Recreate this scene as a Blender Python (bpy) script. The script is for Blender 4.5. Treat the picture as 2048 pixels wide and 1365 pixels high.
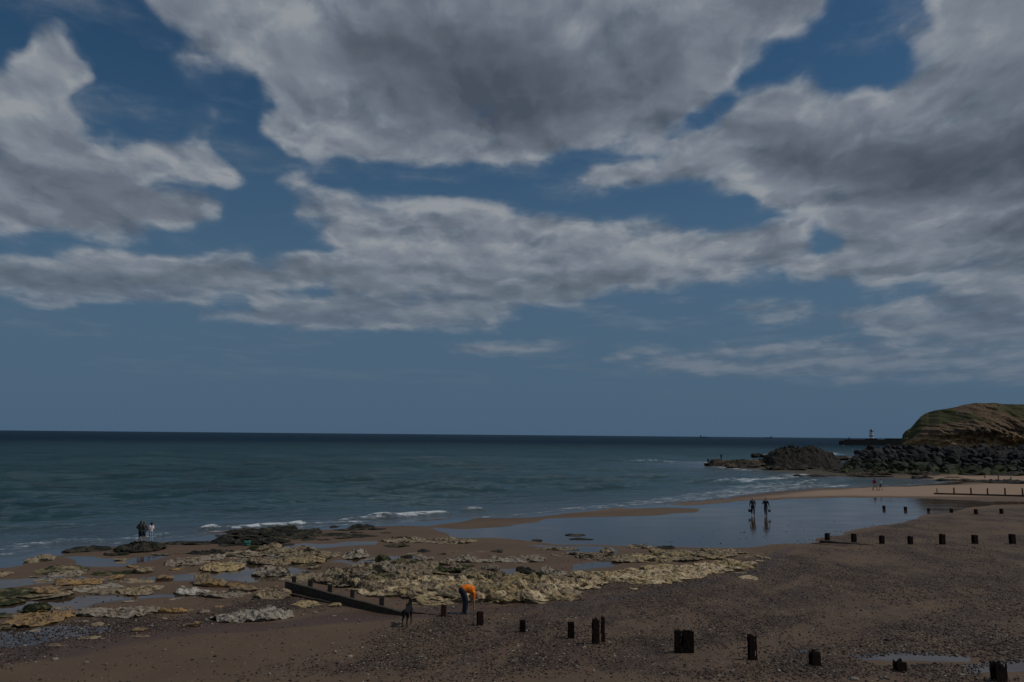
import bpy, bmesh, math, random
import numpy as np
from mathutils import Vector, Matrix
for o in list(bpy.data.objects): bpy.data.objects.remove(o)
sc = bpy.context.scene; COL = sc.collection
R = math.radians
# ---------------------------------------------------------------- camera
CAMZ, F, PITCH, ROLL = 7.6, 1600.0, math.atan(187.5/1600), R(0.52)
cd = bpy.data.cameras.new('camera'); cam = bpy.data.objects.new('camera', cd); COL.objects.link(cam)
cd.sensor_width = 36; cd.lens = 36*F/2048; cd.clip_start = .5; cd.clip_end = 90000
cam.matrix_world = Matrix.Translation((0, 0, CAMZ)) @ Matrix.Rotation(math.pi/2+PITCH, 4, 'X') @ Matrix.Rotation(ROLL, 4, 'Z')
sc.camera = cam
fw = np.array([0, math.cos(PITCH), math.sin(PITCH)]); u0 = np.array([0, -math.sin(PITCH), math.cos(PITCH)]); r0 = np.array([1., 0, 0])
rt = math.cos(ROLL)*r0+math.sin(ROLL)*u0; up = -math.sin(ROLL)*r0+math.cos(ROLL)*u0
def ray(px, py):
    d = fw+rt*((px-1024)/F)-up*((py-682.5)/F); return d/np.linalg.norm(d)
def proj(d):
    k = d@fw; return 1024+F*(d@rt)/k, 682.5-F*(d@up)/k
# ---------------------------------------------------------------- exposure, sun
SUN_AZ, SUN_EL = R(91), R(50)
sc.view_settings.view_transform = 'Standard'; sc.view_settings.look = 'None'
sc.view_settings.exposure = -1.6; sc.view_settings.gamma = 1; sc.view_settings.use_curve_mapping = False
sv = Vector((math.sin(SUN_AZ)*math.cos(SUN_EL), math.cos(SUN_AZ)*math.cos(SUN_EL), math.sin(SUN_EL)))
sl = bpy.data.lights.new('sun', 'SUN'); sl.energy = 4.4; sl.angle = R(.5); sl.color = (1, .95, .88)
so = bpy.data.objects.new('sun', sl); so.rotation_euler = sv.to_track_quat('Z', 'Y').to_euler(); so.location = (60, 0, 60); COL.objects.link(so)
# ---------------------------------------------------------------- numpy noise
_rs = np.random.RandomState(7); PERM = _rs.permutation(4096).astype(np.int64); VAL = _rs.rand(4096)
def _h(ix, iy, iz):
    return VAL[PERM[(PERM[(PERM[ix & 4095]+iy) & 4095]+iz) & 4095]]
def noise(x, y, z=0.):
    x, y, z = np.broadcast_arrays(np.asarray(x, float), np.asarray(y, float), np.asarray(z, float))
    ix, iy, iz = np.floor(x).astype(np.int64), np.floor(y).astype(np.int64), np.floor(z).astype(np.int64)
    fx, fy, fz = x-ix, y-iy, z-iz
    fx, fy, fz = fx*fx*(3-2*fx), fy*fy*(3-2*fy), fz*fz*(3-2*fz)
    r = 0
    for dz in (0, 1):
        wz = fz if dz else 1-fz
        a = _h(ix, iy, iz+dz)*(1-fx)+_h(ix+1, iy, iz+dz)*fx
        b = _h(ix, iy+1, iz+dz)*(1-fx)+_h(ix+1, iy+1, iz+dz)*fx
        r = r+wz*(a*(1-fy)+b*fy)
    return r
def fbm(x, y, z=0., o=4):
    s, a, t = 0, 1., 0
    for i in range(o):
        s = s+a*noise(x*2**i+17.3*i, y*2**i+5.1*i, z*2**i); t += a; a *= .5
    return s/t
def sstep(a, b, x):
    t = np.clip((x-a)/(b-a), 0, 1); return t*t*(3-2*t)
def inside(P, x, y):
    r = np.zeros(np.shape(x), bool); n = len(P)
    for i in range(n):
        (x1, y1), (x2, y2) = P[i], P[(i+1) % n]
        if y1 == y2: continue
        r ^= ((y1 > y) != (y2 > y)) & (x < (x2-x1)*(y-y1)/(y2-y1)+x1)
    return r
def pdist(P, x, y, closed=True):
    d = np.full(np.shape(x), 1e9); n = len(P)
    for i in range(n if closed else n-1):
        (x1, y1), (x2, y2) = P[i], P[(i+1) % n]
        vx, vy = x2-x1, y2-y1; L = vx*vx+vy*vy+1e-9
        t = np.clip(((x-x1)*vx+(y-y1)*vy)/L, 0, 1)
        d = np.minimum(d, (x-x1-t*vx)**2+(y-y1-t*vy)**2)
    return np.sqrt(d)
def sdist(P, x, y):
    d = pdist(P, x, y); return np.where(inside(P, x, y), d, -d)
# ---------------------------------------------------------------- node helper
class NT:
    def __init__(s, nt): s.t = nt; nt.nodes.clear()
    def n(s, typ, ins={}, **kw):
        nd = s.t.nodes.new(typ)
        for k, v in kw.items(): setattr(nd, k, v)
        for k, v in ins.items():
            if isinstance(v, bpy.types.NodeSocket): s.t.links.new(v, nd.inputs[k])
            else: nd.inputs[k].default_value = v
        return nd
    def m(s, op, a, b=0., c=None, clamp=False):
        i = {0: a, 1: b}
        if c is not None: i[2] = c
        return s.n('ShaderNodeMath', i, operation=op, use_clamp=clamp).outputs[0]
    def v(s, op, a, b=(0, 0, 0)):
        return s.n('ShaderNodeVectorMath', {0: a, 1: b}, operation=op).outputs[0]
    def noise(s, vec, scale, detail=4, rough=.55, out=0, dist=0., dim='3D'):
        return s.n('ShaderNodeTexNoise', {'Vector': vec, 'Scale': scale, 'Detail': detail, 'Roughness': rough, 'Distortion': dist}, noise_dimensions=dim).outputs[out]
    def ss(s, val, a, b, c=0., d=1.):
        return s.n('ShaderNodeMapRange', {0: val, 1: a, 2: b, 3: c, 4: d}, interpolation_type='SMOOTHSTEP').outputs[0]
    def mix(s, f, a, b, blend='MIX'):
        nd = s.n('ShaderNodeMix', data_type='RGBA', blend_type=blend)
        for k, v in ((0, f), (6, a), (7, b)):
            if isinstance(v, bpy.types.NodeSocket): s.t.links.new(v, nd.inputs[k])
            else: nd.inputs[k].default_value = v if k == 0 or len(v) == 4 else (*v, 1)
        return nd.outputs[2]
    def attr(s, name, out=2): return s.n('ShaderNodeAttribute', attribute_name=name).outputs[out]
    def ramp(s, fac, stops):
        nd = s.n('ShaderNodeValToRGB', {0: fac}); cr = nd.color_ramp
        while len(cr.elements) < len(stops): cr.elements.new(.5)
        for e, (p, c) in zip(cr.elements, stops): e.position = p; e.color = (*c, 1)
        return nd.outputs[0]
# ---------------------------------------------------------------- sky (world): Nishita air with procedural clouds
HY = lambda px: 682.5+187.5+(px-1024)*math.tan(ROLL)
CLOUDS = [  # soft polygons in the direction the photograph shows them: (weight, points)
 (1., [(270,-200),(285,0),(345,60),(420,95),(500,130),(530,180),(560,215),(515,235),(540,270),(560,300),(640,305),(720,322),(860,328),(960,335),(1060,325),(1130,312),(1210,290),(1320,290),(1340,262),(1370,228),(1430,205),(1470,160),(1480,118),(1530,108),(1525,80),(1600,65),(1645,35),(1670,-200)]),
 (1., [(-300,140),(0,130),(40,110),(85,88),(80,50),(97,36),(122,60),(150,95),(182,145),(165,172),(130,185),(165,230),(160,260),(210,285),(250,320),(300,380),(420,400),(445,435),(400,452),(300,465),(240,482),(130,475),(0,465),(-300,470)]),
 (1., [(245,320),(262,290),(320,280),(400,288),(460,318),(492,350),(462,377),(380,376),(300,368),(250,352)]),
 (1., [(-300,515),(0,514),(120,515),(230,495),(330,512),(440,512),(560,520),(620,500),(700,505),(720,560),(600,575),(520,592),(350,600),(200,602),(60,582),(0,580),(-300,585)]),
 (.95, [(570,435),(600,395),(720,385),(740,410),(850,412),(900,400),(1000,412),(1080,430),(1200,450),(1280,435),(1350,450),(1430,465),(1500,440),(1620,455),(1640,500),(1590,540),(1500,560),(1400,570),(1300,580),(1200,597),(1130,612),(1000,615),(900,602),(800,592),(700,585),(640,560),(600,520),(700,500),(640,465)]),
 (.95, [(460,625),(520,600),(640,588),(720,588),(860,600),(980,612),(1060,640),(900,655),(800,668),(640,665),(520,655)]),
 (1., [(1112,380),(1180,342),(1260,318),(1325,318),(1350,280),(1420,250),(1480,190),(1560,163),(1640,172),(1690,188),(1740,172),(1790,195),(1800,155),(1850,150),(1835,110),(1880,60),(1865,-10),(1860,-200),(2400,-200),(2400,580),(2048,578),(1900,570),(1700,568),(1580,560),(1590,530),(1690,500),(1660,460),(1600,440),(1640,400),(1560,385),(1480,378),(1400,368),(1330,366),(1250,378),(1115,388)]),
 (1., [(1505,400),(1515,384),(1560,380),(1640,385),(1645,410),(1600,430),(1540,418)]),
 (.85, [(1420,622),(1500,604),(1600,606),(1680,622),(1750,612),(1850,588),(2048,575),(2400,575),(2400,700),(2048,702),(1900,682),(1750,662),(1660,642),(1500,637)]),
 (.78, [(850,695),(1000,682),(1180,685),(1170,700),(1000,718),(900,712)]),
 (.66, [(1180,705),(1400,690),(1700,675),(2400,690),(2400,780),(1900,770),(1500,762),(1250,745)]),
 (.78, [(530,345),(580,335),(660,340),(655,362),(580,368)]),
 (.60, [(300,115),(400,105),(470,120),(500,170),(440,175),(350,140)]),
 (.60, [(215,245),(245,235),(250,290),(230,280)]),
 (.60, [(390,235),(440,230),(430,290),(380,280)]),
 (.60, [(1580,140),(1620,125),(1660,150),(1600,165)]),
 (.60, [(1790,60),(1850,10),(1850,90),(1800,85)]),
 (.78, [(20,600),(150,598),(160,625),(60,630)]),
 (.78, [(380,630),(450,625),(440,650),(390,650)]),
 (.78, [(1225,640),(1260,632),(1262,648),(1230,650)]),
]
SHADES = [  # (delta brightness, points)
 (-.42, [(640,70),(900,40),(1150,100),(1250,60),(1380,80),(1330,190),(1150,250),(980,280),(800,190),(650,120)]),
 (-.30, [(850,130),(1100,150),(1150,230),(950,260)]),
 (-.40, [(1480,330),(1640,290),(1850,270),(2400,240),(2400,330),(2000,380),(1850,405),(1700,380),(1560,370)]),
 (-.30, [(1700,320),(2000,270),(2050,350),(1800,400)]),
 (-.25, [(1480,280),(1700,260),(1650,330),(1500,310)]),
 (-.35, [(1930,440),(2400,420),(2400,510),(1960,500)]),
 (-.25, [(0,340),(200,340),(420,400),(400,450),(200,430),(0,380)]),
 (-.22, [(0,540),(500,560),(400,600),(0,590)]), (-.20, [(600,565),(900,570),(1300,555),(1100,612),(700,600)]),
 (-.2, [(500,640),(1000,635),(800,668),(520,660)]), (-.2, [(1900,620),(2400,610),(2400,690),(1900,680)]),
 (.35, [(440,5),(560,0),(640,20),(600,55),(480,45)]), (.42, [(1110,35),(1170,50),(1190,90),(1130,95),(1100,60)]),
 (.30, [(1220,110),(1310,120),(1320,175),(1240,165)]), (.30, [(0,140),(110,150),(150,220),(0,230)]),
 (.42, [(250,285),(330,278),(440,300),(470,340),(300,330)]), (.25, [(1640,190),(1700,175),(1780,220),(1700,240)]),
 (.35, [(1850,80),(2000,60),(2040,100),(1880,130)]), (.25, [(1140,350),(1320,320),(1320,350),(1150,378)]),
 (.28, [(1000,490),(1400,480),(1400,530),(1000,530)]), (.22, [(620,410),(1000,415),(1000,450),(640,450)]),
 (.25, [(1510,385),(1640,385),(1640,410),(1520,410)]), (.2, [(1800,420),(1950,400),(1950,440),(1800,450)]),
]
def build_world():
    w = bpy.data.worlds.new('World'); w.use_nodes = True
    T = NT(w.node_tree)
    # coarse cloud lattice (azimuth x elevation)
    gx = np.arange(-400, 2460, 8.); gy = np.arange(-260, 900, 8.); X, Y = np.meshgrid(gx, gy)
    D = np.zeros_like(X); B = np.full_like(X, .56)
    for wt, P in CLOUDS: D = np.maximum(D, wt*inside(P, X, Y))
    for wt, P in SHADES: B = B+wt*inside(P, X, Y)
    def blur(A, k):
        ker = np.exp(-.5*(np.arange(-3*k, 3*k+1)/k)**2); ker /= ker.sum(); p = 3*k
        A = np.pad(A, p, mode='edge'); A = np.apply_along_axis(lambda r: np.convolve(r, ker, 'valid'), 1, A)
        return np.apply_along_axis(lambda r: np.convolve(r, ker, 'valid'), 0, A)
    D = blur(D, 1); B = blur(B, 3)
    NC, NR, AM, E1 = 63, 34, .64, .575
    def samp(A, x, y):
        fx = np.clip((x-gx[0])/8, 0, len(gx)-1.01); fy = np.clip((y-gy[0])/8, 0, len(gy)-1.01)
        i, j = int(fx), int(fy); a, b = fx-i, fy-j
        return (A[j, i]*(1-a)+A[j, i+1]*a)*(1-b)+(A[j+1, i]*(1-a)+A[j+1, i+1]*a)*b
    tc = T.n('ShaderNodeTexCoord').outputs['Generated']; dr = T.v('NORMALIZE', tc)
    sp = T.n('ShaderNodeSeparateXYZ', {0: dr}).outputs
    az = T.m('ARCTAN2', sp[0], sp[1]); el = T.m('MAXIMUM', T.m('ARCSINE', sp[2]), 0.)
    k = T.m('DIVIDE', 1., T.m('ADD', el, .3))
    Q = T.n('ShaderNodeCombineXYZ', {0: T.m('MULTIPLY', az, T.m('DIVIDE', 1., T.m('MULTIPLY_ADD', el, .5, .36))), 1: T.m('MULTIPLY', k, -1.3), 2: T.m('MULTIPLY', sp[1], .15)}).outputs[0]
    wn = T.n('ShaderNodeSeparateXYZ', {0: T.noise(Q, 4.2, 6, .58, 1, dim='2D')}).outputs
    amp = T.m('MULTIPLY_ADD', el, .055, .010)
    az2 = T.m('MULTIPLY_ADD', T.m('SUBTRACT', wn[0], .5), amp, az)
    el2 = T.m('MULTIPLY_ADD', T.m('SUBTRACT', wn[1], .5), T.m('MULTIPLY', amp, .55), el)
    c = T.m('MULTIPLY_ADD', az2, 1/(2*AM), .5)
    c = T.m('ADD', c, 0., clamp=True); cc3 = T.n('ShaderNodeCombineColor', {0: c, 1: c, 2: c}).outputs[0]
    row = T.m('MULTIPLY', T.m('POWER', T.m('MULTIPLY', T.m('MAXIMUM', el2, 0.), 1/E1), 1/1.3), NR-1.)
    acc = None
    for j in range(NR):
        e = E1*(j/(NR-1))**1.3; vals = []
        for i in range(NC):
            a = -AM+2*AM*i/(NC-1)
            x, y = proj(np.array([math.sin(a)*math.cos(e), math.cos(a)*math.cos(e), math.sin(e)]))
            vals.append((samp(D, x, y), samp(B, x, y), 0))
        cn = T.n('ShaderNodeRGBCurve', {1: cc3}); mp = cn.mapping; mp.use_clip = False
        for ch in (0, 1):
            cu = mp.curves[ch]
            while len(cu.points) < NC: cu.points.new(.5, .5)
            for i in range(NC):
                cu.points[i].location = (i/(NC-1), min(1., vals[i][ch]*.8)); cu.points[i].handle_type = 'VECTOR'
        mp.update(); v = cn.outputs[0]
        acc = v if acc is None else T.mix(T.m('SUBTRACT', row, float(j-1), clamp=True), acc, v)
    cs = T.n('ShaderNodeSeparateColor', {0: T.mix(1., acc, (1.25, 1.25, 1.25), 'MULTIPLY')}).outputs
    # beyond the photograph's field of view the same kind of broken cloud goes on
    gen = T.ss(T.noise(Q, 1.1, 3), .40, .58)
    out = T.m('MAXIMUM', T.ss(T.m('ABSOLUTE', az), .62, .74), T.ss(el, .56, .66))
    dens = T.n('ShaderNodeMix', {0: out, 2: cs[0], 3: gen}).outputs[0]
    bri = T.n('ShaderNodeMix', {0: out, 2: cs[1], 3: .5}).outputs[0]
    def lobes(vec, det):
        v1 = T.n('ShaderNodeTexVoronoi', {'Vector': vec, 'Scale': 7.5, 'Detail': det, 'Roughness': .42, 'Lacunarity': 2.3}, feature='F1', voronoi_dimensions='2D', normalize=True).outputs['Distance']
        return T.m('SUBTRACT', 1., T.m('MULTIPLY', v1, 1.55))
    Qd = T.v('ADD', Q, T.v('MULTIPLY', T.v('SUBTRACT', T.noise(Q, 4.2, 5, .55, 1, dim='2D'), (.5, .5, .5)), (.11, .11, .0)))
    Qs = T.v('ADD', Qd, (.018, .055, 0))
    l1, l2 = lobes(Qd, 2.), lobes(Qs, 2.)
    f1 = T.noise(Q, 6.6, 9, .575, dim='2D'); f2 = T.noise(Qs, 6.5, 4, .5, dim='2D'); f0 = T.noise(Qd, 6.5, 5, .53, dim='2D')
    big = T.noise(T.v('ADD', Q, (5, 3, 1)), 2.2, 4, .5, dim='2D')
    fm = T.m('ADD', T.m('MULTIPLY', T.m('SUBTRACT', f1, .5), .95), T.m('MULTIPLY', T.m('SUBTRACT', l1, .35), .38))
    dd = T.m('ADD', dens, fm)
    gate = T.ss(dens, .01, .32)
    al = T.m('MULTIPLY', T.m('ADD', T.m('MULTIPLY', T.ss(dd, .36, .98), .72), T.m('MULTIPLY', T.ss(dd, .16, .75), .28)), gate)
    veil = T.m('MULTIPLY', T.ss(T.noise(T.v('MULTIPLY', Q, (1., 2.2, 1.)), 1.9, 7, .6, dim='2D'), .50, .74), T.m('MULTIPLY', T.ss(el, .03, .10), .30))
    al = T.m('MAXIMUM', al, veil)
    thick = T.ss(dd, .55, 1.35)
    lit = T.m('ADD', T.m('MULTIPLY', T.m('SUBTRACT', l1, l2), .48), T.m('MULTIPLY', T.m('SUBTRACT', f0, f2), 1.45))
    b = T.m('MULTIPLY_ADD', T.m('SUBTRACT', bri, .56), .92, .655); b = T.m('ADD', b, T.m('MULTIPLY', lit, T.m('MULTIPLY_ADD', thick, -.72, 1.08)))
    b = T.m('ADD', b, T.m('MULTIPLY', T.m('SUBTRACT', big, .5), .38))
    b = T.m('ADD', b, T.m('MULTIPLY_ADD', thick, -.24, .20))
    b = T.m('ADD', b, T.m('MULTIPLY', T.m('SUBTRACT', f1, .5), .22), clamp=True)
    ccol = T.ramp(b, [(0, (.20, .245, .33)), (.30, (.29, .345, .44)), (.60, (.43, .51, .63)), (.82, (.62, .71, .83)), (1, (.86, .92, 1.0))])
    # low clouds pick up the blue of the air in front of them
    ccol = T.mix(T.ss(el, .0, .26, .85, 0.), ccol, (.26, .39, .57))
    sky = T.n('ShaderNodeTexSky', sky_type='NISHITA', sun_disc=False, sun_elevation=SUN_EL, sun_rotation=SUN_AZ, altitude=10, air_density=1., dust_density=.6, ozone_density=2.2)
    skc = T.mix(1., sky.outputs[0], (.105, .105, .105), 'MULTIPLY')
    skc = T.n('ShaderNodeHueSaturation', {'Hue': .495, 'Saturation': SKYSAT, 'Value': SKYVAL, 'Color': skc}).outputs[0]
    skc = T.mix(T.ss(el, .0, .46, .95, .0), skc, (.182, .344, .562))
    col = T.mix(T.m('MULTIPLY', al, T.ss(el, 0., .1, .75, .97)), skc, ccol)
    # below the horizon: the dim sea
    col = T.mix(T.ss(sp[2], -.02, -.002), (.035, .056, .07), col)
    bg = T.n('ShaderNodeBackground', {0: col, 1: 1.0})
    T.n('ShaderNodeOutputWorld', {0: bg.outputs[0]})
    sc.world = w
    w.cycles.sampling_method = 'MANUAL'; w.cycles.sample_map_resolution = 512
SKYSAT, SKYVAL = 1.28, 1.10
build_world()
# ---------------------------------------------------------------- object helpers
def link(o, parent=None):
    COL.objects.link(o)
    if parent is not None: o.parent = parent
    return o
def mesh_obj(name, V, Fc, mat, parent=None, smooth=False, attrs=None):
    me = bpy.data.meshes.new(name)
    V = np.asarray(V, np.float32)
    if isinstance(Fc, np.ndarray):
        n, k = Fc.shape
        me.vertices.add(len(V)); me.vertices.foreach_set('co', V.ravel())
        me.loops.add(n*k); me.loops.foreach_set('vertex_index', Fc.astype(np.int32).ravel())
        me.polygons.add(n); me.polygons.foreach_set('loop_start', np.arange(0, n*k, k, dtype=np.int32))
        me.update(calc_edges=True)
    else:
        me.from_pydata(V.tolist(), [], Fc)
    for k, v in (attrs or {}).items():
        v = np.asarray(v, np.float32)
        if v.ndim == 2:
            a = me.attributes.new(k, 'FLOAT_COLOR', 'POINT'); a.data.foreach_set('color', v.ravel())
        else:
            a = me.attributes.new(k, 'FLOAT', 'POINT'); a.data.foreach_set('value', v)
    me.polygons.foreach_set('use_smooth', np.full(len(me.polygons), smooth))
    me.materials.append(mat); me.validate(); me.update()
    return link(bpy.data.objects.new(name, me), parent)
def tag(o, label=None, cat=None, group=None, kind=None):
    for k, v in (('label', label), ('category', cat), ('group', group), ('kind', kind)):
        if v: o[k] = v
    return o
def empty(name, loc, rz=0.):
    o = bpy.data.objects.new(name, None); o.location = loc; o.rotation_euler = (0, 0, rz); o.empty_display_size = .3
    return link(o)
def copy_tree(o, parent=None):
    c = o.copy(); COL.objects.link(c)
    if parent is not None: c.parent = parent
    for ch in list(o.children): copy_tree(ch, c)
    return c
def grid_faces(nr, nc):
    i = np.arange((nr-1)*nc).reshape(nr-1, nc)[:, :-1].ravel()
    return np.stack([i, i+1, i+nc+1, i+nc], 1)
class MB:
    def __init__(s): s.V = []; s.F = []
    def box(s, c, d, M=None, jit=0.):
        b = len(s.V)
        for z in (-.5, .5):
            for x, y in ((-.5, -.5), (.5, -.5), (.5, .5), (-.5, .5)):
                p = Vector((x*d[0]+random.uniform(-jit, jit), y*d[1]+random.uniform(-jit, jit), z*d[2]+random.uniform(-jit, jit)))
                if M is not None: p = M @ p
                s.V.append((p.x+c[0], p.y+c[1], p.z+c[2]))
        s.F += [tuple(b+i for i in f) for f in ((3, 2, 1, 0), (4, 5, 6, 7), (0, 1, 5, 4), (1, 2, 6, 5), (2, 3, 7, 6), (3, 0, 4, 7))]
        return s
    def tube(s, pts, rad, n=8):
        pts = [Vector(p) for p in pts]; b0 = len(s.V)
        for i, p in enumerate(pts):
            t = (pts[min(i+1, len(pts)-1)]-pts[max(i-1, 0)]).normalized()
            a = t.orthogonal().normalized() if abs(t.z) < .9 else Vector((1, 0, 0)); a = (a-t*a.dot(t)).normalized(); c = t.cross(a)
            r = rad[i] if isinstance(rad, (list, tuple)) else rad
            for k in range(n):
                q = p+(a*math.cos(2*math.pi*k/n)+c*math.sin(2*math.pi*k/n))*r; s.V.append(tuple(q))
        for i in range(len(pts)-1):
            for k in range(n):
                s.F.append((b0+i*n+k, b0+i*n+(k+1) % n, b0+(i+1)*n+(k+1) % n, b0+(i+1)*n+k))
        s.F.append(tuple(b0+k for k in range(n))[::-1]); s.F.append(tuple(b0+(len(pts)-1)*n+k for k in range(n)))
        return s
    def obj(s, name, mat, parent=None, smooth=False): return mesh_obj(name, s.V, s.F, mat, parent, smooth)
def mat(name, col, rough=.7, metal=0., var=.25, scale=8., bump=.0, col2=None, spec=.4):
    m = bpy.data.materials.new(name); m.use_nodes = True; T = NT(m.node_tree)
    co = T.n('ShaderNodeTexCoord').outputs['Object']
    n1 = T.noise(co, scale, 6)
    c2 = col2 or tuple(c*(1-var) for c in col)
    c = T.mix(T.ss(n1, .35, .65), tuple(min(1, x*(1+var*.5)) for x in col), c2)
    ins = {'Base Color': c, 'Roughness': rough, 'Metallic': metal, 'Specular IOR Level': spec}
    if bump: ins['Normal'] = T.n('ShaderNodeBump', {'Height': n1, 'Strength': bump, 'Distance': .05}).outputs[0]
    p = T.n('ShaderNodeBsdfPrincipled', ins)
    T.n('ShaderNodeOutputMaterial', {0: p.outputs[0]})
    return m
# ---------------------------------------------------------------- terrain layout
def plane(px, py, z=0.):
    d = ray(px, py); t = (z-CAMZ)/d[2]; return (d[0]*t, d[1]*t)
SEA_Z = -.10
SHORE_PX = [(0,1108),(80,1092),(180,1087),(280,1080),(340,1072),(420,1062),(480,1057),(620,1051),(750,1044),(890,1034),(1000,1031),(1100,1021),(1250,1010),(1400,999),(1480,990),(1560,981),(1640,975),(1720,972),(1800,970),(1870,966),(1895,961),(1840,957),(1700,954),(1600,947),(1500,938),(1425,932),(1418,925),(1480,926),(1560,934),(1650,938),(1720,936),(1800,930),(1900,925)]
land = [(-140., 10.), (-90., 30.), (-60., 36.)]+[plane(*p) for p in SHORE_PX]+[(200., 330.), (900., 500.), (900., -60.), (-140., -60.)]
BEACH_PX = [(-260,1345),(0,1314),(150,1288),(300,1266),(430,1246),(570,1237),(700,1228),(850,1216),(1000,1208),(1150,1200),(1290,1178),(1450,1146),(1560,1106),(1700,1064),(1850,1035),(2048,1008),(2300,985)]
beach = [plane(*p) for p in BEACH_PX]+[(140., 60.), (140., -60.), (-140., -60.), (-80., 14.)]
def zg(x, y, detail=True):
    x = np.asarray(x, float); y = np.asarray(y, float)
    sd = sdist(land, x, y)
    z = np.where(sd > 0, SEA_Z+.13*sstep(0, 9, sd), np.maximum(SEA_Z+.12*sd, -3.))
    db = sdist(beach, x, y)
    z = z+.75*sstep(0, 34, db)+.10*sstep(0, 2.5, db)
    r = np.hypot(x, y)
    if detail:
        a = .03+.05*sstep(0, 3, db)
        z = z+a*(fbm(x*.35, y*.35, 3., 4)-.5)*sstep(.3, 5, np.abs(sd))
    return z
TAB = {}
def zt_(x, y):      # height of the built ground mesh, bilinear in its own grid
    r = np.hypot(x, y); a = np.arctan2(x, y); rs, az, Zt = TAB['rs'], TAB['az'], TAB['z']
    i = np.clip(np.searchsorted(rs, r)-1, 0, len(rs)-2); j = np.clip(np.searchsorted(az, a)-1, 0, len(az)-2)
    u = np.clip((r-rs[i])/(rs[i+1]-rs[i]), 0, 1); v = np.clip((a-az[j])/(az[j+1]-az[j]), 0, 1)
    return (Zt[i, j]*(1-v)+Zt[i, j+1]*v)*(1-u)+(Zt[i+1, j]*(1-v)+Zt[i+1, j+1]*v)*u
def G(px, py, off=0.):
    z = 0.
    for _ in range(5):
        x, y = plane(px, py, z); z = .3*z+.7*float(zt_(x, y))
    x, y = plane(px, py, z); return Vector((x, y, float(zt_(x, y))+off))
def dist(p): return math.hypot(p[0], p[1])
FILM = [(.95, [(1000,1032),(1100,1023),(1250,1012),(1400,1001),(1475,992),(1440,998),(1330,1008),(1240,1016),(1100,1029),(1060,1034),(940,1036)]), (.95, [(1230,1017),(1330,1008),(1390,1013),(1320,1016)]), (.95, [(600,1055),(750,1044),(890,1035),(1010,1030),(940,1038),(880,1046),(850,1052),(760,1052),(650,1058)]),
 (1.25, [(860,1055),(930,1058),(1010,1056),(1075,1048),(1095,1038),(1180,1034),(1300,1032),(1390,1024),(1400,1018),(1340,1016),(1450,1006),(1500,1001),(1620,998),(1760,996),(1870,999),(1960,1003),(2000,1008),(1900,1024),(1850,1034),(1780,1047),(1700,1062),(1640,1076),(1600,1087),(1500,1097),(1400,1099),(1300,1096),(1220,1094),(1130,1092),(1080,1086),(1000,1078),(930,1076),(880,1066)]),
 (.62, [(1960,1003),(2200,1000),(2200,1005),(2000,1012),(1850,1034),(1780,1030)]),
 (.9, [(540,1093),(620,1087),(760,1085),(750,1092),(620,1098),(560,1101)]),
 (.95, [(-200,1100),(0,1096),(120,1088),(420,1064),(640,1050),(700,1050),(560,1064),(420,1084),(330,1082),(200,1092),(120,1108),(60,1128),(0,1140),(-200,1150)]),
 (.9, [(110,1112),(240,1116),(330,1106),(340,1112),(240,1136),(170,1136)]),
 (.85, [(0,1160),(120,1153),(260,1156),(420,1140),(500,1128),(600,1134),(620,1150),(560,1166),(480,1164),(400,1160),(300,1166),(200,1160),(80,1172),(0,1180),(-200,1190),(-200,1165)]),
 (.8, [(330,1190),(160,1196),(60,1204),(-100,1212),(-100,1240),(30,1232),(130,1226),(160,1214),(320,1198),(420,1200),(400,1192)]),
 (.62, [(-200,1262),(40,1258),(120,1248),(140,1262),(250,1268),(180,1284),(80,1300),(0,1310),(-200,1330)]),
 (.9, [(975,1140),(1035,1136),(1030,1150),(985,1154)]), (.9, [(1140,1128),(1190,1118),(1250,1120),(1240,1134),(1150,1144)]),
 (.8, [(640,1126),(780,1112),(860,1120),(760,1124),(700,1132)]), (.7, [(1040,1092),(1230,1098),(1240,1110),(1150,1108)]),
 (.95, [(1640,974),(1830,969),(1900,962),(1980,962),(1900,970),(1700,976)]),
 (.8, [(826,1211),(860,1204),(892,1206),(890,1214),(840,1216)]), (1.35, [(1722,1343),(1790,1336),(1880,1340),(1960,1348),(1960,1360),(1850,1356),(1760,1357)]),
 (.75, [(1620,1331),(1650,1328),(1648,1336),(1625,1337)]), (.8, [(1960,1372),(2000,1362),(2100,1356),(2100,1390),(1970,1390)])]
ROCKY_PX = [(1418,925),(1500,912),(1700,895),(2400,888),(2400,952),(2048,951),(1880,951),(1760,953),(1650,950),(1550,943),(1425,933)]
PEB = [(.85, [(150,1225),(320,1225),(420,1200),(560,1195),(640,1190),(560,1235),(430,1244),(300,1262),(150,1284),(0,1308),(-150,1320),(-150,1265),(0,1262)]),
       (.66, [(1140,1160),(1260,1150),(1430,1130),(1560,1092),(1640,1078),(1700,1064),(1850,1036),(2048,1010),(2300,990),(2400,1400),(900,1400),(560,1400),(700,1300),(830,1245),(980,1225)]),
       (.9, [(690,1195),(800,1200),(900,1215),(860,1232),(800,1222)])]
SANDY = [[(1500,1195),(1640,1150),(1600,1180),(1480,1210)],[(1650,1105),(1760,1112),(1800,1125),(1660,1128)],[(1560,1270),(1700,1240),(1900,1210),(1900,1235),(1760,1270),(1700,1300),(1560,1340),(1400,1365),(1300,1340),(1480,1300)],[(1230,1250),(1400,1235),(1360,1290),(1200,1285)],[(900,1330),(1050,1300),(1000,1365),(850,1365)],[(1550,1100),(1640,1090),(1780,1095),(1660,1106),(1560,1118)],[(1880,1060),(2048,1040),(2048,1075),(1900,1078)]]
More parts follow.
